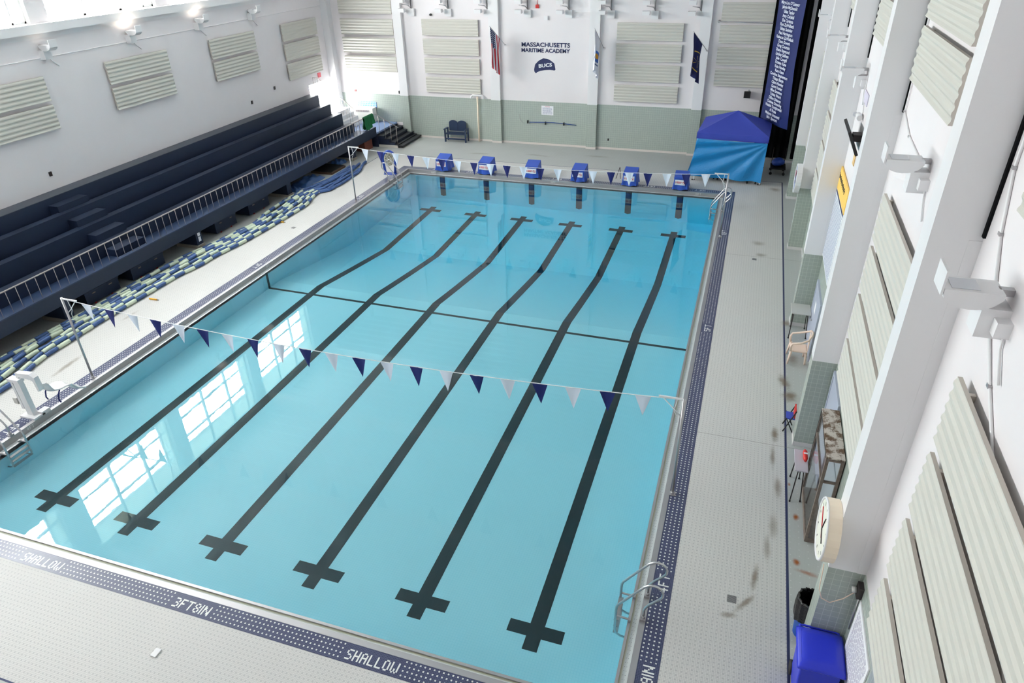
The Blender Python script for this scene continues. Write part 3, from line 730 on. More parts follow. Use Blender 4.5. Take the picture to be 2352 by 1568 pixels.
single('folded_cover', sheet(-3.80, 20.1, .85, 1.7, .22, 1), mat('slate_blue_cover', (52, 88, 138), .5), 'crumpled slate blue pool cover heaped before the wooden pallet', 'pool cover', (-3.8, 20.1, ZD))
single('folded_cover', sheet(-3.80, 18.95, .7, .5, .16, 2), bpy.data.materials['slate_blue_cover'], 'small crumpled blue cover beside the second far bleacher pillar', 'pool cover', (-3.8, 18.95, ZD))
single('folded_cover', sheet(-3.95, 23.1, .6, .7, .2, 3), bpy.data.materials['slate_blue_cover'], 'dark blue cover bundle behind the far flag post', 'pool cover', (-3.95, 23.1, ZD))
single('storage_crate', MB().box(-4.1, 25.2, ZD, -3.62, 26.0, .58), mat('red_brown_crate', (120, 66, 52), .7), 'red brown crate tucked under the far end of the bleachers', 'crate', (-3.86, 25.6, ZD))

# ------------------------------------------------------------------ lane ropes lying on the left deck
OUT = [(-6, -1.75), (0, -1.85), (3.4, -2.0), (5.3, -2.3), (7.5, -2.42), (10, -2.42), (11.4, -2.24), (13.5, -2.05), (17, -2.02), (18.8, -2.36), (19.3, -2.02), (20.3, -2.0), (21.6, -2.1), (23.6, -2.6)]
INN = [(-6, -3.3), (4.7, -3.5), (8.3, -3.42), (11.6, -3.4), (12.7, -3.2), (13.8, -3.1), (14.8, -2.95), (16, -3.2), (17.3, -3.38), (18.8, -3.3), (19.5, -3.2), (20.6, -3.0), (23.9, -3.1)]
def itp(t_, y):
    if y <= t_[0][0]: return t_[0][1]
    for (a, p), (b, q) in zip(t_, t_[1:]):
        if y <= b:
            s = (y - a) / (b - a); s = s * s * (3 - 2 * s) if True else s; return p + (q - p) * s
    return t_[-1][1]
NR = 8; RR = .064
for k in range(NR):
    rr = random.Random(40 + k); fr_ = k / (NR - 1); ph = rr.uniform(0, 6); ye = 22.3 + rr.uniform(-.9, 1.2); ys = -5.5
    def P(y):
        f = fr_ + .05 * math.sin(y * .9 + ph)
        x = itp(OUT, y) - .06 + (itp(INN, y) - itp(OUT, y) + .12) * max(0, min(1, f))
        if k == NR - 1: x -= .10 * max(0, math.sin(y * .8)) * (1 if y < 12 else 0)
        return Vector((x, y, ZD + RR + .006 + (.03 * (1 + math.sin(y * 2.1 + ph)) if 0 < k < NR - 1 else 0)))
    segl = .42; y = ys; pale = k % 2 == 0; off = rr.uniform(0, .4)
    nm = ['outermost', 'second', 'third', 'fourth', 'fifth', 'sixth', 'seventh', 'innermost'][k]
    r = thing('lane_rope', '%s of the eight floating lane ropes, counted from the pool, on the left deck' % nm, 'lane rope', (-2.5, 9, ZD), 'lane ropes heaped on the left deck')
    y = ys + off
    while y < ye:
        bl_ = segl; use_pale = pale and 2.9 + .5 * math.sin(k * 2.) < y < 18.6 + .3 * math.sin(k)
        n_ = 16; path = []; rads = []
        for j in range(n_ + 1):
            yy = y + .01 + (bl_ - .02) * j / n_; path.append(P(yy)); rads.append(RR * (.80 if j in (0, n_) else (1.0 if j % 2 == 0 else (.93 if use_pale else .84))))
        part('float', MB().tube(path, rads, 8), FLOATP if use_pale else FLOATN, r, 'pale green float' if use_pale else None)
        y += bl_; pale = not pale
    part('cable', MB().tube([P(ys + off + i * (ye - ys - off) / 60) for i in range(61)], .012, 5), ROPEW, r)
for (x, y, lb) in ((-1.95, 8.65, 'near'), (-1.93, 15.45, 'far')):
    m = MB().cyl((x - .26, y - .02, ZD + .03), (x + .02, y, ZD + .025), .025, 8)
    r = thing('rope_tensioner', '%s yellow lane rope tensioner sticking out from the rope heap' % lb, 'tensioner', (x, y, ZD), 'yellow tensioners'); part('barrel', m, YEL, r); part('tip', MB().cyl((x + .02, y, ZD + .025), (x + .08, y + .004, ZD + .022), .018, 8), STEEL, r)

# ------------------------------------------------------------------ flag posts and backstroke pennants
PZ = 2.42
def post(xb, y, s, label):
    r = thing('flag_post', label, 'flag post', (xb, y, ZD), 'backstroke flag posts')
    part('pole', MB().cyl((xb, y, ZD), (xb, y, PZ + .03), .028, 10), STEELD, r)
    part('base_socket', MB().box(xb - .06, y - .06, ZD, xb + .06, y + .06, ZD + .02).cyl((xb, y, ZD), (xb, y, ZD + .08), .038, 10), STEELD, r)
    part('arm', MB().box(min(xb, xb + s * .46), y - .015, PZ - .01, max(xb, xb + s * .46), y + .015, PZ + .02), PAINTW, r)
    part('brace', MB().tube([(xb + s * .4, y + .02, PZ - .01), (xb + s * .12, y + .02, PZ - .3), (xb + s * .02, y + .01, PZ - .38)], .010, 6), PAINTW, r)
    part('rope_tail', MB().tube([(xb + s * .12, y + .03, PZ - .02), (xb + s * .16, y + .03, PZ - .3), (xb + s * .09, y + .03, PZ - .42), (xb + s * .08, y + .03, PZ - .55)], .008, 5), ROPEW, r)
post(-.336, 4.6, 1, 'slim steel flag post at the near left pool edge'); post(PW + .336, 4.6, -1, 'slim steel flag post at the near right pool edge')
post(-.336, 18.33, 1, 'slim steel flag post at the far left pool edge'); post(PW + .336, 18.33, -1, 'slim steel flag post at the far right pool edge')
for y, nm in ((4.6, 'nearer'), (18.33, 'farther')):
    xa, xb = -.30, PW + .30
    def zz(x): s = (x - xa) / (xb - xa); return PZ - .28 * 4 * s * (1 - s)
    r = thing('pennant_line', '%s string of white and navy backstroke pennants across the pool' % nm, 'pennant line', (PW / 2, y, 2.2), 'strings of backstroke pennants')
    part('cord', MB().tube([(xa + (xb - xa) * i / 60, y, zz(xa + (xb - xa) * i / 60)) for i in range(61)], .0085, 6), ROPEW, r)
    for k in range(21):
        x = .40 + k * .6615; w = .155; H = .48; rr = random.Random(k + (0 if y < 9 else 50)); sw = rr.uniform(-.02, .05)
        def f(u, v): return (x + (u - .5) * 2 * w * (1 - v) + .02 * v, y + sw * v + .018 * math.sin(u * 5 + k) * (1 - v) - .004, zz(x + (u - .5) * 2 * w * (1 - v)) * (1 - v) + (zz(x) - H) * v)
        m = MB().grid(f, 6, 8); part('pennant', m, WHITEF if k % 2 == 0 else NAVYF, r)

# ------------------------------------------------------------------ pool ladders
def ladder(side, yc, label):
    """side +1: right pool wall, -1: left pool wall"""
    X = (lambda d: PW + d) if side > 0 else (lambda d: -d)
    r = thing('pool_ladder', label, 'pool ladder', (X(.24), yc, ZD), 'stainless pool ladders')
    for dy in (-.24, .24):
        y = yc + dy
        pts = [(.24, .13), (.24, .34), (.255, .42), (.30, .50), (.46, .69), (.50, .76), (.505, .84), (.48, .91), (.43, .955), (.36, .975), (.29, .96), (.21, .90), (0., .60), (-.18, .34), (-.2, .28), (-.205, .20), (-.205, -.42), (-.18, -.55), (-.10, -.62), (-.01, -.64)]
        part('rail', MB().tube([(X(a), y, z) for a, z in pts], .021, 8), STEEL, r)
        part('anchor', MB().box(min(X(.19), X(.28)), y - .05, .132, max(X(.19), X(.28)), y + .05, .175).cyl((X(.24), y, .16), (X(.24), y, .23), .033, 10), STEELD, r)
        part('stand_off', MB().cyl((X(-.2), y, .06), (X(.02), y, .05), .018, 8).box(min(X(0.), X(.05)), y - .03, .012, max(X(.0), X(.05)), y + .03, .06), STEELD, r)
    for z in (-.08, -.32, -.56): part('rung', MB().box(min(X(-.15), X(-.23)), yc - .24, z - .012, max(X(-.15), X(-.23)), yc + .24, z + .012), STEELD, r)
ladder(1, 1.76, 'stainless steel ladder at the near right edge of the pool'); ladder(1, 21.15, 'stainless steel ladder by the far right corner of the pool')
ladder(-1, 1.92, 'stainless steel ladder at the near left edge of the pool'); ladder(-1, 21.35, 'stainless steel ladder by the far left corner of the pool')

# ------------------------------------------------------------------ covered starting blocks
def block():
    r = thing('starting_block', 'x', 'starting block', (0, 0, ZD))
    W = .28
    rings = [(.0, .30, -.30, .02, .30), (.0, .285, -.28, .25, .28), (0, .27, -.26, .58, .27)]
    def cov(u, v):
        # u around the four sides, v from hem up to the roof edge
        hw = W + .05 * (1 - v) ** 2; fy, by = -.30 - .03 * (1 - v), .33 + .08 * (1 - v)
        per = [(-hw, by), (-hw, fy), (hw, fy), (hw, by), (-hw, by)]; q = u * 4; i = min(3, int(q)); s = q - i
        x = per[i][0] + (per[i + 1][0] - per[i][0]) * s; y = per[i][1] + (per[i + 1][1] - per[i][1]) * s
        wv = .022 * (1 - v) * math.sin(u * 44)
        ztop = .70 if i == 1 else (.80 if i == 3 else (.80 - .10 * s if i == 0 else .70 + .10 * s))
        return (x + (wv if i in (0, 2) else 0), y + (wv if i in (1, 3) else 0), ZD + .05 + .02 * math.sin(u * 30) * (1 - v) + (ztop - .17) * v)
    m = MB().grid(cov, 64, 10)
    part('cover_skirt', m, BLUE, r)
    part('cover_top', MB().prism([(-.31, .655), (-.33, .60), (-.31, .69), (.30, .82), (.34, .62), (.32, .61)][0:0] + [(-.32, .64), (-.32, .675), (.27, .83), (.35, .62), (.33, .60)], 'x', -W - .01, W + .01), BLUE, r)
    lb = part('warning_label', MB().grid(lambda u, v: (-.24 + .46 * u, -.345 + .012 * math.sin(u * 7) , ZD + .26 + .22 * v), 8, 2), LABW, r, 'white label with red NO warning sign')
    M = frame((.13, -.362, ZD + .37), (1, 0, 0), (0, 0, 1)); m = MB()
    c = []
    for k in range(20):
        a, b = 2 * PI * k / 20, 2 * PI * (k + 1) / 20
        m.quad([M @ Vector((.062 * math.cos(a), .062 * math.sin(a), 0)), M @ Vector((.062 * math.cos(b), .062 * math.sin(b), 0)), M @ Vector((.05 * math.cos(b), .05 * math.sin(b), 0)), M @ Vector((.05 * math.cos(a), .05 * math.sin(a), 0))])
    m.quad([M @ Vector(p) for p in ((-.045, .03, 0), (-.03, .045, 0), (.045, -.03, 0), (.03, -.045, 0))])
    m.box(-.16, -.363, ZD + .385, .04, -.36, ZD + .41).box(-.16, -.363, ZD + .34, .02, -.36, ZD + .36).box(-.21, -.363, ZD + .33, -.19, -.36, ZD + .41)
    part('prohibition_symbol', m, RED, lb)
    part('pedestal', MB().box(-.12, -.12, ZD, .12, .16, ZD + .5), STEELD, r)
    return r
bk = block()
BX = [1.55, 3.66, 5.88, 8.02, 10.28, 12.43]
for k, x in enumerate(BX):
    lb = '%s starting block from the left, under a royal blue cover' % ORD[k]
    if k == 0: bk.location = (x, PL + .50, ZD); bk['label'] = lb; bk['group'] = 'covered starting blocks at the far end'
    else:
        c_ = copy_tree(bk, (x, PL + .50, ZD), lb, random.Random(k).uniform(-.05, .05), 'covered starting blocks at the far end')

# ------------------------------------------------------------------ far wall: lettering, bench, sign, pipes, flags
tx = thing('wall_lettering', 'navy painted words MASSACHUSETTS MARITIME ACADEMY on the white far wall', 'wall lettering', (4.96, YF, 4.8))
for s_, x0, x1, z0, z1 in (('MASSACHUSETTS', 3.757, 6.18, 4.828, 5.03), ('MARITIME ACADEMY', 3.75, 6.175, 4.578, 4.766)):
    part('lettering', fit_text(s_, x1 - x0, z1 - z0, frame(((x0 + x1) / 2, YF - .012, (z0 + z1) / 2), (1, 0, 0), (0, 0, 1)), .022, .3), INK, tx)
cap = thing('painted_cap_emblem', 'navy dome shaped painted patch with white BUCS lettering on the far wall', 'wall emblem', (4.95, YF, 4.1))
def wp(X, Y): # emblem outline in wall metres
    return (3.757 + (X - 200) * (6.18 - 3.757) / 1250., 5.03 - (Y - 200) * (5.03 - 2.93) / 1160.)
out = [(560, 740), (640, 660), (760, 590), (870, 600), (960, 645), (1050, 710), (1085, 870), (1050, 895), (1020, 885), (940, 880), (800, 890), (690, 915), (610, 945), (570, 985), (530, 930), (525, 880), (545, 780)]
poly = [(p[0], p[1]) for p in (wp(*q) for q in out)]
part('painted_patch', MB().prism(poly, 'y', YF - .006, YF - .002), INK, cap)
c0 = wp(820, 768); part('lettering', fit_text('BUCS', .68, .17, frame((c0[0], YF - .010, c0[1]), (1, 0, .14), (-.1, 0, 1)), .03, .1), LABW, cap, 'white BUCS lettering')

bn = thing('garden_bench', 'small navy wooden bench with a double scalloped back by the far wall', 'bench', (.1, 28.2, ZD))
for x0, x1 in ((-.28, .20), (.21, .69)):
    pts = [(x0, .62), (x1, .62), (x1, 1.02)] + [((x0 + x1) / 2 + (x1 - x0) / 2 * math.cos(a), 1.02 + .14 * math.sin(a)) for a in [PI * k / 10 for k in range(1, 10)]] + [(x0, 1.02)]
    part('back_panel', MB().prism(pts, 'y', 28.42, 28.45), NAVYL, bn)
part('seat', MB().box(-.36, 27.98, .52, .74, 28.42, .57), NAVYL, bn)
for x in (-.42, .74): part('armrest', MB().box(x, 27.93, .76, x + .09, 28.44, .80), NAVYL, bn)
for x in (-.40, .75):
    for y in (27.98, 28.36): part('leg', MB().box(x, y, ZD, x + .07, y + .08, .76), NAVYL, bn)
part('stretcher', MB().box(-.34, 28.0, .26, .75, 28.04, .33), NAVYL, bn)
pp_ = thing('vent_pipe', 'cream standpipe with a double elbow top against the far wall', 'pipe', (1.38, 28.45, ZD))
part('riser_pipe', MB().cyl((1.38, 28.45, ZD), (1.38, 28.45, 2.40), .045, 12), CREAM, pp_)
part('elbow_head', MB().tube([(1.06, 28.45, 2.30), (1.06, 28.45, 2.42), (1.12, 28.45, 2.47), (1.64, 28.45, 2.47), (1.70, 28.45, 2.42), (1.70, 28.45, 2.30)], .045, 10), PAINTW, pp_)
sg = thing('rules_sign', 'small white printed rules sign on the sage tiles of the far wall', 'sign', (5.07, YF - .02, 1.87))
part('plate', MB().box(4.765, YF - .022, 1.645, 5.385, YF - .016, 2.095), PAPER, sg)
rr = random.Random(3); m = MB()
for k in range(7):
    x = 4.83
    while x < 5.30:
        w_ = rr.uniform(.03, .09); m.box(x, YF - .0245, 1.995 - k * .047 - .022, min(x + w_, 5.33), YF - .0225, 1.995 - k * .047); x += w_ + .018
part('fine_print', m, mat('grey_fine_print', (150, 152, 176), .7), sg); part('heading', MB().box(4.95, YF - .0245, 2.03, 5.2, YF - .0225, 2.055), mat('pale_red_print', (206, 130, 146), .7), sg)
hk = thing('rescue_pole', 'blue rescue pole resting on three black brackets on the far wall', 'rescue pole', (5.4, YF - .08, 1.25))
part('pole', MB().tube([(4.15, YF - .08, 1.255), (5.0, YF - .08, 1.29), (5.4, YF - .08, 1.30), (6.0, YF - .08, 1.275), (6.6, YF - .08, 1.235)], .018, 8), mat('blue_pole_enamel', (40, 74, 140), .4), hk)
part('hook', MB().tube([(4.15, YF - .08, 1.255), (4.0, YF - .08, 1.18), (3.85, YF - .08, 1.17), (3.68, YF - .08, 1.3), (3.6, YF - .08, 1.5), (3.63, YF - .08, 1.62)], .007, 6), STEELD, hk)
for x, z in ((4.05, 1.27), (4.99, 1.25), (5.95, 1.26)): part('bracket', MB().box(x - .02, YF - .13, z - .07, x + .02, YF - .014, z + .07), BLACK, hk)

FLAGUS = mat('striped_flag_cloth', (220, 220, 226), .8)
t = NT(FLAGUS); u, v, w_ = t.xyz('UV'); st = t.m('LESS_THAN', t.m('FRACT', t.m('MULTIPLY', u, 6.5)), .5); c = t.mix(st, rgb(226, 226, 232), rgb(196, 34, 48))
can = t.m('MULTIPLY', t.m('LESS_THAN', u, .538), t.m('LESS_THAN', v, .42))
su = t.m('SUBTRACT', t.fr(u, .09), .5); sv = t.m('SUBTRACT', t.fr(v, .053), .5); star = t.m('LESS_THAN', t.m('ADD', t.m('MULTIPLY', su, su), t.m('MULTIPLY', sv, sv)), .07)
c = t.mix(can, c, t.mix(star, rgb(34, 44, 92), rgb(220, 224, 234))); t.l(c, t.p.inputs['Base Color'])
FLAGMA = mat('white_crest_flag_cloth', (232, 234, 242), .8)
t = NT(FLAGMA); u, v, w_ = t.xyz('UV')
def ell(cu, cv, ru, rv): a = t.m('DIVIDE', t.m('SUBTRACT', u, cu), ru); b = t.m('DIVIDE', t.m('SUBTRACT', v, cv), rv); return t.m('SQRT', t.m('ADD', t.m('MULTIPLY', a, a), t.m('MULTIPLY', b, b)))
c = t.mix(t.m('LESS_THAN', ell(.5, .54, .26, .15), 1.), rgb(232, 234, 242), rgb(66, 108, 186)); c = t.mix(t.m('LESS_THAN', ell(.5, .53, .1, .07), 1.), c, rgb(214, 152, 46))
e_ = ell(.5, .56, .36, .2); c = t.mix(t.m('MULTIPLY', t.m('LESS_THAN', t.m('ABSOLUTE', t.m('SUBTRACT', e_, 1.)), .09), t.m('GREATER_THAN', v, .6)), c, rgb(96, 112, 150)); t.l(c, t.p.inputs['Base Color'])
FLAGNV = mat('navy_wheel_flag_cloth', (28, 34, 84), .8)
t = NT(FLAGNV); u, v, w_ = t.xyz('UV'); e_ = ell(.55, .56, .36, .24); ring_ = t.m('LESS_THAN', t.m('ABSOLUTE', t.m('SUBTRACT', e_, 1.)), .06)
du = t.m('DIVIDE', t.m('SUBTRACT', u, .55), .36); dv = t.m('DIVIDE', t.m('SUBTRACT', v, .56), .24)
sp = t.m('MULTIPLY', t.m('LESS_THAN', t.m('ABSOLUTE', t.m('SINE', t.m('MULTIPLY', t.m('ARCTAN2', du, dv), 3.))), .12), t.m('LESS_THAN', e_, .6))
c = t.mix(t.m('MAXIMUM', ring_, sp), rgb(28, 34, 84), rgb(206, 172, 74)); t.l(c, t.p.inputs['Base Color'])
for (bx, bz, tx_, ty, tz, M_, lb) in ((2.92, 4.90, 2.60, 27.30, 5.87, FLAGUS, 'red and white striped flag with starred navy canton on a wall pole'), (7.81, 4.87, 7.62, 27.32, 5.85, FLAGMA, 'white flag with a blue and gold crest on a wall pole'), (12.55, 4.87, 11.96, 27.38, 5.79, FLAGNV, 'navy flag with a gold ship wheel on a wall pole')):
    r = thing('wall_flag', lb, 'flag', (bx, YF - .1, bz), 'flags hanging from the far wall')
    B = Vector((bx, YF - .05 if bx < 12 else 28.42, bz)); Tp = Vector((tx_, ty, tz)); d_ = B - Tp
    part('pole', MB().cyl(tuple(B), tuple(Tp), .012, 6), STEELD, r); part('pole_bracket', MB().cyl(tuple(B + Vector((0, .045 if bx < 12 else -.0, 0))), tuple(B - Vector((0, .05, 0))), .03, 8), STEELD, r)
    def f(u, v):
        p = Tp + d_ * (.03 + .62 * u); dr = 1.72 * v * (1 - .03 * u)
        return (p.x + .07 * math.sin(u * 11 + v * 2) * min(1, v * 3) - (.05 * v if bx < 12 else 0), p.y + .12 * v * (.4 - u) + .06 * math.sin(u * 9) * v, p.z - dr)
    part('cloth', MB().grid(f, 30, 20), M_, r)
single('loudspeaker', MB().box(14.40, 28.28, 2.93, 14.68, 28.5, 3.19), BLACK, 'small black loudspeaker fixed to the white far wall left of the banner', 'loudspeaker', (14.54, 28.4, 3.05))
o = bpy.data.objects['loudspeaker']; sk = part('bracket', MB().box(14.5, 28.5, 3.0, 14.56, YF, 3.06).cyl((14.6, 28.4, 3.19), (14.6, 28.4, 3.27), .05, 10), STEEL, o)
cp = thing('wall_conduit', 'thin grey pipe running level across the rightmost far wall panels', 'pipe', (14, 28.3, 6.07)); part('pipe', MB().cyl((12.92, 28.3, 6.08), (15.2, 28.3, 6.05), .014, 6), STEELD, cp); part('flange', MB().cyl((12.92, 28.3, 6.08), (12.92, YF, 6.08), .05, 10), STEELD, cp)
al = thing('fire_alarm', 'red fire alarm box high on the far wall between floodlights', 'fire alarm', (4.56, YF, 6.62)); part('body', MB().box(4.49, YF - .08, 6.53, 4.64, YF - .002, 6.68), REDP, al); part('feed_pipe', MB().cyl((4.56, YF - .03, 6.68), (4.56, YF - .03, 7.0), .012, 6), REDP, al)
single('junction_box', MB().box(4.91, YF - .1, 6.03, 5.09, YF - .002, 6.21), PAINTW, 'white square junction box on the far wall above the lettering', 'junction box')
single('camera_dome', MB().cyl((-.93, YF - .12, 6.2), (-.93, YF - .002, 6.2), .05, 10), BLACK, 'small black camera on the far wall above the second bay of panels', 'camera')
single('wall_socket', MB().box(8.2, YF - .03, .55, 8.27, YF - .013, .66), BLACK, 'small black socket low on the far wall tiles', 'socket')
single('fire_pull', MB().box(-5.79, YF - .04, 2.35, -5.69, YF - .002, 2.46), REDP, 'small red alarm pull on the far wall above the heater', 'alarm pull')
single('exit_box', MB().box(XL + .002, 27.04, 3.30, XL + .06, 27.26, 3.52), mat('pink_red_sign', (226, 110, 120), .6), 'small red box on the left wall above the corner window', 'alarm box')
for i, (y, z, a) in enumerate(((10.53, 3.18, 'nearest'), (21.38, 3.22, 'middle'), (23.23, 3.50, 'farthest'))): single('wall_outlet', MB().box(XL + .002, y - .05, z - .07, XL + .04, y + .05, z + .07), DARKM, '%s small dark outlet on the left wall above the bleachers' % a, 'outlet')
vb = single('camera_dome', MB().box(-3.1, 28.5, 2.36, -3.02, YF - .002, 2.50), BLACK, 'small dark device on the far wall beside the first pilaster', 'camera')

# ------------------------------------------------------------------ name banner and black shade sheet in the far right corner
A_ = Vector((15.25, 27.6, 0)); B_ = Vector((16.30, 25.4, 0)); D_ = B_ - A_; ND = D_.normalized()
bnr = thing('name_banner', 'tall navy banner with a column of white names hanging in the far right corner', 'banner', (15.8, 26.5, 2.3))
nrm = Vector((-ND.y, ND.x, 0)) * -1
if nrm.y > 0: nrm = -nrm
def bf(u, v):
    p = A_ + D_ * (.0 + .96 * u); z = 2.28 + 7.2 * v
    w_ = .05 * math.sin(u * 3.1 + v * 4) + (.10 * max(0, u - .75) * 4 * max(0, .35 - v) * 3)
    return (p.x - nrm.x * w_, p.y - nrm.y * w_, z - .03 * math.sin(u * PI))
part('cloth', MB().grid(bf, 24, 60), mat('royal_navy_banner', (24, 40, 100), .55), bnr)
names = ["Sam  Speroni", "Melayna Grassetti", "Al Roan", "Natalie Toczylowski", "Chelsea Downing", "Dillon Delaney", "Tobias Work", "Mike Emmons", "Gavin Frazier", "Claire Hawley", "Thiago Biazin", "Caroline Stephenson", "Kate Kane", "Kate Hawley", "Kristen Kane", "Julie  Cowgill", "Lindsay Sullivan", "Shane Raymond", "Greg Courtois", "Dave Govoni", "Rebecca ZuWallack", "Paul Harrington", "Ethan Saulnier", "Ron ZuWallack", "Eva Cardoza", "Amy Carafoli", "Giles Taylor", "Jaimie McDonald", "Mary-Lou O'Connor"]
for k, s_ in enumerate(names):
    z = 2.49 + .1603 * k; c_ = A_ + D_ * .485 + nrm * .07
    mb = text_mb(s_, .165, .0045, .0); mb.v = [(a * 1.12, b, c) for a, b, c in mb.v]
    part('name_line', mb.xf(frame((c_.x, c_.y, z - .05), tuple(ND), (0, 0, 1))), TXTW, bnr, 'white name ' + s_.replace('  ', ' '))
part('hanging_bar', MB().cyl(tuple(A_ + Vector((0, 0, 9.5))), tuple(B_ + Vector((0, 0, 9.5))), .025, 8), STEELD, bnr)
def cf(u, v): return (15.18 + 1.9 * u, 28.30 + .05 * math.sin(u * 40), .32 + 10.2 * v)  # black sheet added where the corner behind the banner lies in shade
cu_ = single('corner_shade_sheet', MB().grid(cf, 60, 4), SHADEB, 'black sheet added for the deep shade behind the name banner', 'shade sheet', (16.1, 28.3, 2.3)); so = cu_.modifiers.new('thick', 'SOLIDIFY'); so.thickness = .01

# ------------------------------------------------------------------ canopy tent
tn = thing('canopy_tent', 'blue peaked canopy tent with a wrinkled bright blue tarp wall, far right corner', 'tent', (14.2, 26.0, ZD))
FL, FR_, BL_, BR_ = Vector((12.77, 24.65, 2.19)), Vector((15.68, 24.60, 2.16)), Vector((12.9, 27.4, 2.22)), Vector((15.78, 27.3, 2.16)); PK = Vector((14.3, 26.0, 2.87))
def roof(a, b):
    def f(u, v):
        e = a.lerp(b, u); p = e.lerp(PK, v); s = .06 * math.sin(PI * v) * math.sin(PI * u); return (p.x, p.y, p.z - s)
    return f
rf = MB()
for a, b in ((FL, FR_), (FR_, BR_), (BR_, BL_), (BL_, FL)): rf.grid(roof(a, b), 14, 12, smooth=False)
part('canopy', rf, BLUED, tn)
vl = MB()
for a, b in ((FL, FR_), (FR_, BR_), (BR_, BL_), (BL_, FL)): vl.grid(lambda u, v: (a.lerp(b, u).x + .012 * math.sin(u * 30) * v, a.lerp(b, u).y + .015 * math.sin(u * 26) * v, a.lerp(b, u).z - .25 * v), 40, 3)
part('valance', vl, BLUED, tn)
def tarp(u, v):
    a = Vector((12.80 - .02 * v, 24.66, 1.96)); b = Vector((15.66, 24.58, 1.92)); p = a.lerp(b, u)
    wl = -.06 * v ** 2 * (1 - u) ** 4 * 3; z = p.z * (1 - v) + (.36 + .0 * u - .10 * u * 1) * v
    dx, dy_ = (1 - u), v
    ang = math.atan2(v + .02, (1.03 - u)); rad = math.hypot(1.03 - u, v)
    fold = .045 * math.sin(ang * 17) * min(1, rad * 1.4) * (1 if u > .0 else 0)
    sag = .035 * math.sin(PI * u) * math.sin(v * 9 + 1.2 * math.sin(u * 3)) * (1 - v)
    bulge = -.12 * max(0, v - .5) * (1 - u) ** 2
    x = p.x + wl - (.10 * v if u < .02 else 0) - .06 * v * max(0, u - .85) * 4
    return (x, p.y - .05 - fold - sag + bulge, z + .02 * math.sin(u * 16) * v)
part('tarp_wall', MB().grid(tarp, 110, 60), TARP, tn)
def side(u, v): return (12.78 - .08 * v + .02 * math.sin(v * 9 + u * 12), 24.62 + 1.1 * u, 1.95 - 1.5 * v)
part('tarp_return', MB().grid(side, 20, 16), TARP, tn)
for p in (FL, FR_, BL_, BR_):
    x = p.x + (.06 if p.x < 14 else -.09); y = p.y + (.08 if p.y < 26 else -.08)
    l_ = part('leg', MB().box(x - .022, y - .022, ZD + .01, x + .022, y + .022, 2.15), PAINTW, tn); part('foot', MB().box(x - .09, y - .05, ZD, x + .05, y + .05, ZD + .012), BLACK, l_)
for k, (x, y) in enumerate(((13.5, 25.3), (14.0, 25.2), (15.25, 25.0))):
    tb = thing('folding_table', '%s dark legged folding table showing below the tent tarp' % ['left', 'middle', 'right'][k], 'table', (x, y, ZD), 'tables under the tent')
    part('table_top', MB().box(x - .2, y - .3, .78, x + .2, y + .3, .81), GREYP, tb)
    for dx in (-.17, .17):
        for dy in (-.26, .26): part('leg', MB().cyl((x + dx, y + dy, ZD), (x + dx, y + dy, .78), .03, 8), BLACK, tb)
ec = thing('equipment_cart', 'dark wheeled cart loaded with blue gear beside the tent', 'cart', (16.25, 26.5, ZD))
part('deck_tray', MB().box(15.98, 26.2, .38, 16.62, 27.0, .44), BLACK, ec)
for x in (16.02, 16.56):
    for y in (26.25, 26.94): l_ = part('leg', MB().cyl((x, y, .2), (x, y, 1.15 if y > 26.5 else .44), .016, 6), DARKM, ec); part('wheel', MB().cyl((x, y - .02, ZD + .06), (x, y + .02, ZD + .06), .06, 12), BLACK, l_)
part('blue_bundle', MB().grid(lambda u, v: (16.28 + .28 * math.sin(PI * v) * math.cos(2 * PI * u), 26.58 + .32 * math.sin(PI * v) * math.sin(2 * PI * u) , .62 + .17 * math.cos(PI * v) + .02 * math.sin(9 * u)), 20, 10), BLUE, ec)
af = thing('folding_stand', 'small dark folding stand on the far deck between covered starting blocks', 'stand', (9.62, 24.1, ZD))
for a, b in (((9.52, 24.02, ZD), (9.66, 24.1, .62)), ((9.72, 24.05, ZD), (9.67, 24.1, .62)), ((9.66, 24.35, ZD), (9.66, 24.1, .62))): part('leg', MB().cyl(a, b, .014, 6), DARKM, af)

# blue hooped board by the far left ladder
ov = thing('hooped_board', 'upright blue hooped frame around a pale mottled disc by the far left ladder', 'board', (-.68, 22.1, ZD))
C0 = Vector((-.66, 22.15, .72)); pts = []
for k in range(25):
    a = -.35 + (2 * .35 + PI) * k / 24.; pts.append((C0.x + .27 * math.cos(a), C0.y + .10 * math.cos(a), C0.z + .1 + .36 * math.sin(a)))
pts = [(C0.x + .20, C0.y + .09, ZD + .03)] + pts + [(C0.x - .20, C0.y - .09, ZD + .03)]
part('hoop', MB().tube(pts, .06, 8), BLUE, ov)
dm = mat('mottled_grey_disc', (176, 172, 160), .7); t = NT(dm); t.l(t.mix(t.ss(t.noise(16., 3), .45, .6), rgb(190, 186, 172), rgb(118, 112, 100)), t.p.inputs['Base Color'])
part('disc', MB().xf(Matrix()).add(MB().prism([(.21 * math.cos(2 * PI * k / 20), .31 * math.sin(2 * PI * k / 20)) for k in range(20)], 'y', -.02, .02), Matrix.Translation((C0.x, C0.y, C0.z + .1)) @ Matrix.Rotation(.35, 4, 'Z')), dm, ov)
part('base', MB().box(C0.x - .28, C0.y - .14, ZD, C0.x + .26, C0.y + .18, ZD + .03), BLUE, ov)

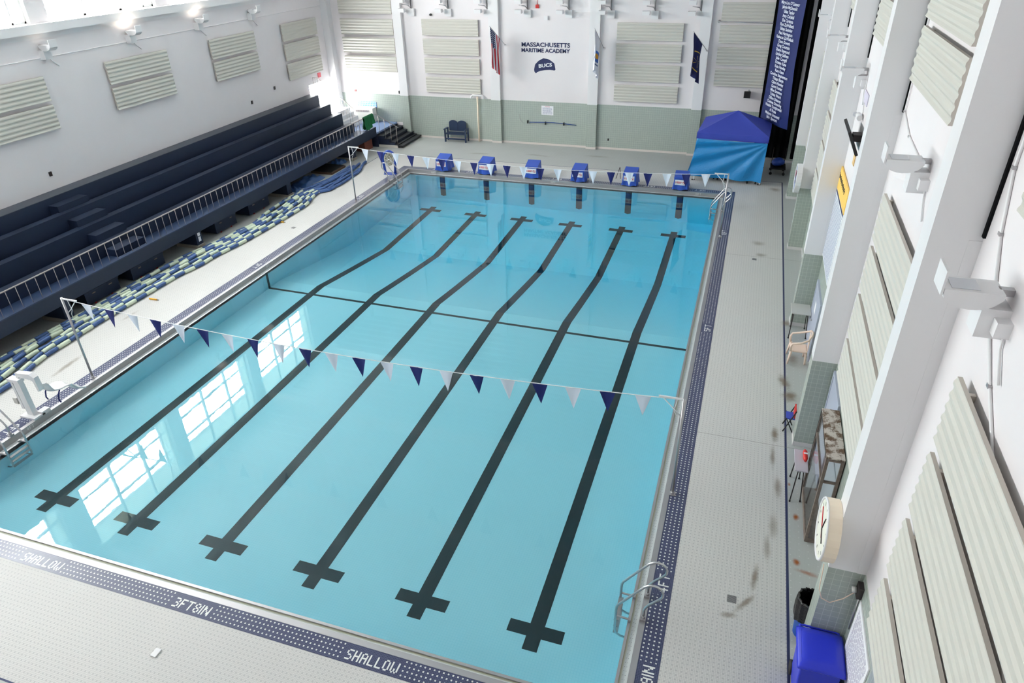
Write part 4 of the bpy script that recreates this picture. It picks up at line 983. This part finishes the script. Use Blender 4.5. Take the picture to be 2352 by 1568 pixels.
# ------------------------------------------------------------------ pool lift by the near left corner
lf = thing('pool_lift', 'white pool hoist with a moulded seat standing by the near left edge', 'pool lift', (-.42, 2.95, ZD))
part('base_plate', MB().box(-.66, 2.76, ZD, -.2, 3.05, ZD + .05), PAINTW, lf); part('foot_block', MB().box(-.36, 2.98, ZD, -.2, 3.2, ZD + .09), PAINTW, lf)
Lc = Vector((-.45, 2.9, 0))
part('mast', MB().box(-.52, 2.86, ZD + .05, -.34, 2.98, 1.12), PAINTW, lf); part('mast_rear', MB().box(-.62, 2.86, ZD + .2, -.55, 2.94, 1.16), PAINTW, lf)
part('mast_cap', MB().box(-.66, 2.84, 1.10, -.32, 3.0, 1.18), PAINTW, lf)
part('actuator', MB().cyl((-.6, 2.95, .25), (-.63, 2.95, .95), .025, 8), DARKM, lf); part('control_box', MB().box(-.78, 2.85, .45, -.66, 2.97, .62), GREYP, lf)
part('boom', MB().prism([(-.46, 1.14), (-.44, 1.32), (.0, 1.36), (.12, 1.28), (.14, .92), (.07, .90), (.04, 1.2), (-.36, 1.22)], 'y', 2.93, 3.05), PAINTW, lf)
def seatf(u, v):
    pr = [(.0, 1.02, 0), (.0, .95, .05), (.02, .74, .12), (.08, .68, .26), (.12, .66, .46), (.16, .60, .60), (.2, .40, .74), (.24, .30, .92)]
    q = v * (len(pr) - 1); i = min(len(pr) - 2, int(q)); s = q - i; a = [pr[i][k] + (pr[i + 1][k] - pr[i][k]) * s for k in range(3)]
    w_ = .21 if v < .7 else .15
    return (-.02 + (u - .5) * 2 * w_ , 3.10 + a[2], a[1] - .0 + .05 * abs(u - .5) ** 2 * 4)
so_ = part('seat_shell', MB().grid(seatf, 10, 20), PAINTW, lf); q_ = so_.modifiers.new('thick', 'SOLIDIFY'); q_.thickness = .03
for x in (-.22, .18): part('seat_strap', MB().tube([(x, 3.35, .72), (x - .02, 3.28, .6), (x + .02, 3.22, .5), (x + .03, 3.24, .42)], .016, 6), NAVYF, lf)

# ------------------------------------------------------------------ deck drains and skimmer lids
for (x, y, s, lb) in ((15.635, 2.36, .15, 'square grey floor drain on the near right deck'), (15.61, 16.67, .14, 'square grey floor drain on the far right deck'), (-1.25, 15.1, .15, 'small dark floor drain on the left deck beside the lane ropes'), (7.9, 24.45, .16, 'small dark floor drain on the far deck behind the starting blocks')):
    single('floor_drain', MB().box(x - s / 2, y - s / 2, ZD, x + s / 2, y + s / 2, ZD + .004), DRAIN, lb, 'floor drain', (x, y, ZD))
bevel(single('deck_lid', MB().box(6.99, -1.44, ZD, 7.10, -1.29, ZD + .02), PAINTW, 'small raised white access lid on the near deck', 'access lid', (7.04, -1.36, ZD)), .012, 3)

# ------------------------------------------------------------------ right wall furniture
def pace_clock(y, z, R, x0, th, rim, facec, label):
    r = thing('pace_clock', label, 'clock', (x0, y, z))
    n = 28; out_ = [(y + R * math.cos(2 * PI * k / n), z + R * math.sin(2 * PI * k / n)) for k in range(n)]
    part('housing', MB().prism(out_, 'x', x0 - th, x0 - .002), rim, r)
    m = MB().tube([(x0 - th - .005, y + R * .97 * math.cos(2 * PI * k / n), z + R * .97 * math.sin(2 * PI * k / n)) for k in range(n + 1)], .018, 6, False); part('rim', m, PAINTW, r)
    f = part('dial', MB().prism([(y + R * .93 * math.cos(2 * PI * k / n), z + R * .93 * math.sin(2 * PI * k / n)) for k in range(n)], 'x', x0 - th - .004, x0 - th), facec, r)
    m = MB()
    for k in range(12):
        a = 2 * PI * k / 12; c_, s_ = math.cos(a), math.sin(a); xx = x0 - th - .006
        m.quad([(xx, y + R * .72 * c_ - .012 * s_, z + R * .72 * s_ + .012 * c_), (xx, y + R * .84 * c_ - .012 * s_, z + R * .84 * s_ + .012 * c_), (xx, y + R * .84 * c_ + .012 * s_, z + R * .84 * s_ - .012 * c_), (xx, y + R * .72 * c_ + .012 * s_, z + R * .72 * s_ - .012 * c_)])
    part('tick_marks', m, DARKM, f)
    for a, L_, m_ in ((.6, .7, RED), (PI + .6, .3, RED), (1.9, .62, DARKM), (3.6, .5, DARKM)): part('hand', MB().cyl((x0 - th - .010, y, z), (x0 - th - .010, y + R * L_ * math.cos(a), z + R * L_ * math.sin(a)), .008, 5), m_, r)
    return r
pc = pace_clock(1.58, 2.80, .43, 16.664, .165, CREAM, mat('ivory_dial', (236, 234, 220), .5), 'large round cream pace clock on the nearest column')
pace_clock(18.03, 2.55, .47, 16.664, .15, PAINTW, mat('bluish_dial', (150, 160, 186), .4), 'round white rimmed pace clock on a far right column')
single('clock_cord', MB().tube([(16.60, 1.40, 2.33), (16.62, 1.36, 1.9), (16.68, 1.36, 1.72), (16.80, 1.37, 1.66), (16.95, 1.38, 1.78), (17.06, 1.36, 1.98)], .007, 6), mat('peach_cord', (226, 200, 180), .6), 'thin pale cord looping from the near clock across the column tiles', 'cord', (16.8, 1.38, 1.9))
ph = thing('wall_outlet_box', 'grey electrical outlet box with a bulky plug beside the nearest column', 'outlet box', (17.1, 1.3, 2.05)); part('box_body', MB().box(17.06, 1.24, 1.98, 17.127, 1.38, 2.18), DARKM, ph); part('plug', MB().cyl((17.0, 1.32, 2.06), (17.06, 1.32, 2.07), .04, 10), GREYP, ph)
part('feed_pipe', MB().cyl((17.115, 1.3, 1.98), (17.115, 1.3, 1.3), .01, 6), STEELD, ph)
nb = thing('notice_board', 'white printed notice board on the right wall tiles above the blue cart', 'notice board', (17.12, .68, 1.45)); part('board', MB().box(17.108, .16, .88, 17.126, 1.20, 2.0), PAPER, nb)
rr = random.Random(9); m = MB()
for k in range(22):
    y = 1.12; zz = 1.92 - k * .045
    while y > .26:
        w_ = rr.uniform(.03, .11); m.box(17.1055, max(y - w_, .22), zz - .016, 17.1075, y, zz); y -= w_ + .02
part('fine_print', m, mat('mauve_fine_print', (176, 170, 188), .7), nb)
tc = thing('trash_can', 'round blue trash can lined with a black bag by the nearest column', 'trash can', (16.74, 2.03, ZD))
part('can', MB().tube([(16.74, 2.03, ZD), (16.74, 2.03, .78)], [.155, .19], 20, False), mat('trash_can_blue', (30, 78, 160), .45), tc)
def bagf(u, v):
    a = 2 * PI * u; pr = [(.245, .50), (.262, .62), (.268, .76), (.262, .88), (.250, .94), (.225, .945), (.205, .90), (.19, .6), (.05, .45)]
    q = v * (len(pr) - 1); i = min(len(pr) - 2, int(q)); s = q - i; R = .82 * (pr[i][0] + (pr[i + 1][0] - pr[i][0]) * s); z = pr[i][1] + (pr[i + 1][1] - pr[i][1]) * s
    R += .010 * math.sin(a * 13 + v * 3) + .006 * math.sin(a * 29)
    return (16.74 + R * math.cos(a), 2.03 + R * math.sin(a), z + (.03 * math.sin(a * 5) if v < .2 else .012 * math.sin(a * 3)))
part('bin_bag', MB().grid(bagf, 60, 24), BAG, tc)
ct = thing('recycling_cart', 'blue wheeled recycling cart with a closed lid against the near right wall', 'recycling cart', (16.78, 1.0, ZD))
bevel(part('body', MB().add(MB().box(-1, -1, 0, 1, 1, 1)).xf(Matrix.Translation((16.78, 1.0, ZD + .06)) @ Matrix.Diagonal((.24, .27, .86, 1))), BINB, ct), .03, 3)
ob = [c for c in kids(ct)][0]
for v_ in ob.data.vertices:
    if v_.co.z > .5: v_.co.x *= 1.12; v_.co.y = v_.co.y * 1.14
def lidf(u, v):
    x = 16.78 + (u - .5) * .60; y = .66 + .68 * v; e = min(u, 1 - u, v, 1 - v); return (x, y, 1.03 + .055 * min(1, e * 7) + .012 * math.sin(PI * u))
ld_ = part('lid', MB().grid(lidf, 20, 20), BINB, ct); q_ = ld_.modifiers.new('thick', 'SOLIDIFY'); q_.thickness = .03; q_.offset = 1
part('lid_ridge', MB().box(16.52, .74, 1.075, 16.55, 1.28, 1.10), BINB, ct); part('lid_ridge', MB().box(17.0, .74, 1.075, 17.03, 1.28, 1.10), BINB, ct)
part('handle', MB().tube([(16.53, 1.30, 1.0), (16.53, 1.41, 1.02), (16.58, 1.42, 1.02), (17.0, 1.42, 1.02), (17.05, 1.41, 1.02), (17.05, 1.30, 1.0)], .018, 8), BINB, ct)
for x in (16.54, 17.02): part('wheel', MB().cyl((x - .025, 1.26, ZD + .11), (x + .025, 1.26, ZD + .11), .11, 16), BLACK, ct)
# framed glass case
cs = thing('display_case', 'tall brown framed glass case with a rust mottled top by the right wall', 'display case', (16.97, 4.75, ZD))
x0, x1, y0, y1, z0, z1 = 16.815, 17.11, 4.05, 5.5, ZD, 2.08
part('top_panel', MB().box(x0, y0, z1, x1, y1, z1 + .03), MOTT, cs); part('bottom_panel', MB().box(x0, y0, z0, x1, y1, z0 + .06), BROWN, cs)
fr = MB()
for x in (x0, x1 - .05):
    for y in (y0, y1 - .05): fr.box(x, y, z0 + .06, x + .05, y + .05, z1)
for z in (z0 + .06, z1 - .05, 1.55): fr.box(x0 + .001, y0 + .05, z, x0 + .04, y1 - .05, z + .04).box(x0 + .05, y0 + .001, z, x1 - .05, y0 + .04, z + .04)
part('frame', fr, BROWN, cs)
part('front_glass', MB().box(x0 + .012, y0 + .05, z0 + .1, x0 + .018, y1 - .05, z1 - .05), GLASS, cs); part('end_glass', MB().box(x0 + .05, y0 + .012, z0 + .1, x1 - .05, y0 + .018, z1 - .05), GLASS, cs)
part('back_board', MB().box(x1 - .012, y0 + .05, z0 + .06, x1 - .004, y1 - .05, z1), mat('case_back_board', (170, 172, 178), .6), cs)
part('gasket', MB().box(x0 - .006, y0 + .05, z1 - .02, x0, y1, z1).box(x0 - .006, y1 - .02, z0, x0, y1, z1), BLACK, cs)
def hair_table(x0, y0, x1, y1, z, feet, label, top):
    r = thing('small_table', label, 'table', ((x0 + x1) / 2, (y0 + y1) / 2, ZD), 'small laminate tables by the right wall')
    bevel(part('table_top', MB().box(x0, y0, z - .025, x1, y1, z), top, r), .006)
    for (fx, fy) in feet:
        tx_, ty = x0 + .08 if fx < (x0 + x1) / 2 else x1 - .08, y0 + .1 if fy < (y0 + y1) / 2 else y1 - .1
        l_ = part('leg', MB().tube([(tx_, ty, z - .03), (tx_ + (fx - tx_) * .25, ty + (fy - ty) * .25, z - .12), (fx, fy, ZD + .02)], .012, 6), DARKM, r); part('foot_cap', MB().cyl((fx, fy, ZD), (fx, fy, ZD + .03), .018, 8), BLACK, l_)
hair_table(16.58, 11.66, 17.08, 12.27, .85, [(16.62, 11.57), (17.06, 11.65), (17.05, 12.2), (16.69, 12.24)], 'pale square topped table with splayed dark legs beyond the peach chair', GREYP)
hair_table(16.55, 5.10, 16.79, 5.76, .88, [(16.58, 5.05), (16.77, 5.1), (16.60, 5.8), (16.77, 5.78)], 'lilac grey topped table with dark legs in front of the glass case', mat('lilac_laminate', (196, 188, 198), .5))
rs = thing('rescue_buoy', 'bright red rescue buoy standing on the lilac table', 'rescue buoy', (16.72, 5.55, .88)); part('float_body', MB().tube([(16.735, 5.35, .93), (16.735, 5.42, .95), (16.735, 5.62, .95), (16.735, 5.71, .93)], [.02, .045, .045, .02], 10), REDP, rs); part('strap', MB().box(16.70, 5.50, .99, 16.77, 5.54, .998), PAPER, rs)
fc = thing('folding_chair', 'folding chair with red and blue fabric half hidden by a column', 'chair', (16.55, 7.2, ZD))
part('seat', MB().box(16.48, 7.32, .46, 16.66, 7.58, .49), mat('blue_patterned_fabric', (60, 84, 190), .8), fc); part('backrest', MB().box(16.63, 7.32, .50, 16.655, 7.58, .72), REDP, fc)
for a, b in (((16.46, 7.31, ZD), (16.66, 7.31, .7)), ((16.66, 7.31, ZD), (16.48, 7.31, .49)), ((16.46, 7.59, ZD), (16.66, 7.59, .7)), ((16.66, 7.59, ZD), (16.48, 7.59, .49))): part('leg', MB().cyl(a, b, .013, 6), BLACK, fc)
# peach resin armchair
ch = thing('resin_armchair', 'pale peach resin armchair standing on the right deck', 'chair', (16.79, 10.48, ZD))
def seat2(u, v): return (16.60 + .40 * u, 10.27 + .42 * v, .50 - .02 * math.sin(PI * v) * math.sin(PI * u))
s2 = part('seat', MB().grid(seat2, 10, 10), PINKCH, ch); q_ = s2.modifiers.new('thick', 'SOLIDIFY'); q_.thickness = .03
for (fx, fy, tx_, ty, zt) in ((16.575, 10.22, 16.62, 10.26, .52), (16.565, 10.74, 16.62, 10.70, .52), (17.0, 10.30, 16.97, 10.32, .5), (16.98, 10.70, 16.96, 10.66, .5)):
    part('leg', MB().tube([(fx, fy, ZD), (tx_, ty, zt)], [.022, .034], 8), PINKCH, ch)
arm = [(16.60, 10.25, .50), (16.585, 10.22, .66), (16.62, 10.21, .74), (16.80, 10.20, .78), (16.97, 10.24, .86), (17.04, 10.34, .94), (17.06, 10.48, .97), (17.04, 10.62, .94), (16.97, 10.72, .86), (16.80, 10.76, .78), (16.62, 10.75, .74), (16.585, 10.74, .66), (16.60, 10.71, .50)]
part('arm_and_back_rail', MB().tube(arm, .026, 8), PINKCH, ch)
bk_ = MB()
for k in range(5): bk_.box(17.0 + .004 * k, 10.33 + k * .07, .50, 17.015 + .004 * k, 10.365 + k * .07, .94)
part('back_slats', bk_, PINKCH, ch)
# record board, television, signs, door
rb = thing('record_board', 'tall white record board with a yellow heading panel on the right wall', 'record board', (17.11, 11.5, 2.4))
part('panel', MB().box(17.10, 10.35, 2.33, 17.128, 12.5, 4.12), LABW, rb); part('heading_panel', MB().box(17.095, 10.35, 4.12, 17.128, 12.55, 4.66), mat('golden_yellow_panel', (246, 200, 92), .5), rb, 'yellow heading panel')
rr = random.Random(5); m = MB()
for k in range(34):
    y = 12.4; zz = 3.98 - k * .048
    while y > 10.45:
        w_ = rr.uniform(.03, .12); m.box(17.0975, max(10.42, y - w_), zz - .018, 17.0995, y, zz); y -= w_ + .025
part('fine_print', m, mat('blue_grey_fine_print', (140, 146, 176), .7), rb)
part('title_strip', MB().box(17.096, 10.4, 4.04, 17.0995, 12.4, 4.10), INK, rb)
m = MB()
for k in range(9): m.tube([(17.093, 12.3 - k * .16, 4.52 - .03 * (k % 2)), (17.093, 12.24 - k * .16, 4.40), (17.093, 12.19 - k * .16, 4.50)], .008, 5)
part('heading_script', m, DARKM, rb)
tv = thing('television', 'black flat television tilted on a bracket high on the right wall', 'television', (16.85, 10.65, 5.8)); M = Matrix.Translation((16.93, 10.65, 5.78)) @ Matrix.Rotation(-.45, 4, 'Y')
part('housing', MB().box(-.03, -.60, -.27, .03, .60, .27).xf(M), BLACK, tv); part('screen', MB().box(-.034, -.57, -.24, -.0305, .57, .24).xf(M), mat('dark_screen_glass', (26, 24, 34), .15), tv); part('bracket', MB().box(16.96, 10.5, 5.72, XR - .002, 10.8, 5.86), DARKM, tv)
em = thing('emergency_light', 'small round ended white emergency light above the television', 'light', (17.05, 11.2, 6.1)); part('housing', MB().tube([(17.06, 10.95, 6.12), (17.06, 11.3, 6.12)], .06, 12), PAINTW, em); part('lens', MB().cyl((17.0, 11.3, 6.12), (17.0, 11.34, 6.12), .05, 10), LENS, em)
part('conduit', MB().tube([(17.12, 11.6, 6.9), (17.12, 11.5, 6.5), (17.12, 11.1, 6.2)], .012, 6), PAINTW, em)
single('wall_sign', MB().box(17.12, 10.85, 6.38, 17.137, 11.5, 6.62), mat('lavender_sign', (206, 200, 216), .6), 'pale lavender sign on the right wall above the television', 'sign')
single('wall_sign', MB().box(17.12, 10.75, 5.12, 17.137, 11.0, 5.40), mat('tan_orange_sign', (226, 190, 130), .6), 'small tan orange sign on the right wall below the television', 'sign')
dr = thing('door_1', None, None, (17.12, 11.3, ZD)); dr['kind'] = 'structure'
part('door_leaf', MB().box(17.09, 10.55, ZD, 17.12, 11.95, 1.66), GREYD, dr); part('door_frame', MB().box(17.08, 11.95, ZD, 17.128, 12.03, 1.74).box(17.08, 10.47, ZD, 17.128, 10.55, 1.74).box(17.08, 10.55, 1.66, 17.128, 11.95, 1.74), GREYD, dr)
part('door_notice', MB().box(17.084, 11.2, 1.1, 17.089, 11.45, 1.4), PAPER, dr); part('door_handle', MB().cyl((17.05, 11.45, .82), (17.09, 11.45, .82), .02, 8).cyl((17.05, 11.45, .82), (17.05, 11.6, .82), .012, 6), STEEL, dr)
dr = thing('door_2', None, None, (17.12, 6.0, ZD)); dr['kind'] = 'structure'
part('door_leaf', MB().box(17.09, 5.62, ZD, 17.12, 6.7, 2.1), GREYD, dr); part('door_frame', MB().box(17.08, 5.54, ZD, 17.128, 5.62, 2.18).box(17.08, 6.7, ZD, 17.128, 6.78, 2.18).box(17.08, 5.62, 2.1, 17.128, 6.7, 2.18), GREYD, dr); part('door_handle', MB().cyl((17.05, 5.75, 1.1), (17.09, 5.75, 1.1), .02, 8), STEEL, dr)
# conduits on the right wall
for (pts, lb) in (([(17.125, 1.25, ZC - .3), (17.125, 1.22, 7.9), (17.125, .98, 7.35), (17.125, .62, 6.9)], 'white conduit descending beside the nearest column to its uplight'), ([(17.125, .4, 6.6), (17.125, .0, 6.3), (17.125, -.9, 5.75), (17.125, -2.2, 5.0)], 'white conduit slanting down the right wall from the nearest uplight'), ([(17.125, 6.74, ZC - .3), (17.125, 6.7, 7.2), (17.125, 5.9, 7.0), (17.125, 4.9, 6.95)], 'white conduit beside the second column running to its uplight')):
    r = thing('wall_conduit', lb, 'conduit', pts[0]); part('tube', MB().tube(pts, .016, 8), PAINTW, r)
    for p in pts[1:3]: part('clip', MB().box(p[0] - .02, p[1] - .03, p[2] - .015, p[0] + .012, p[1] + .03, p[2] + .015), STEELD, r)
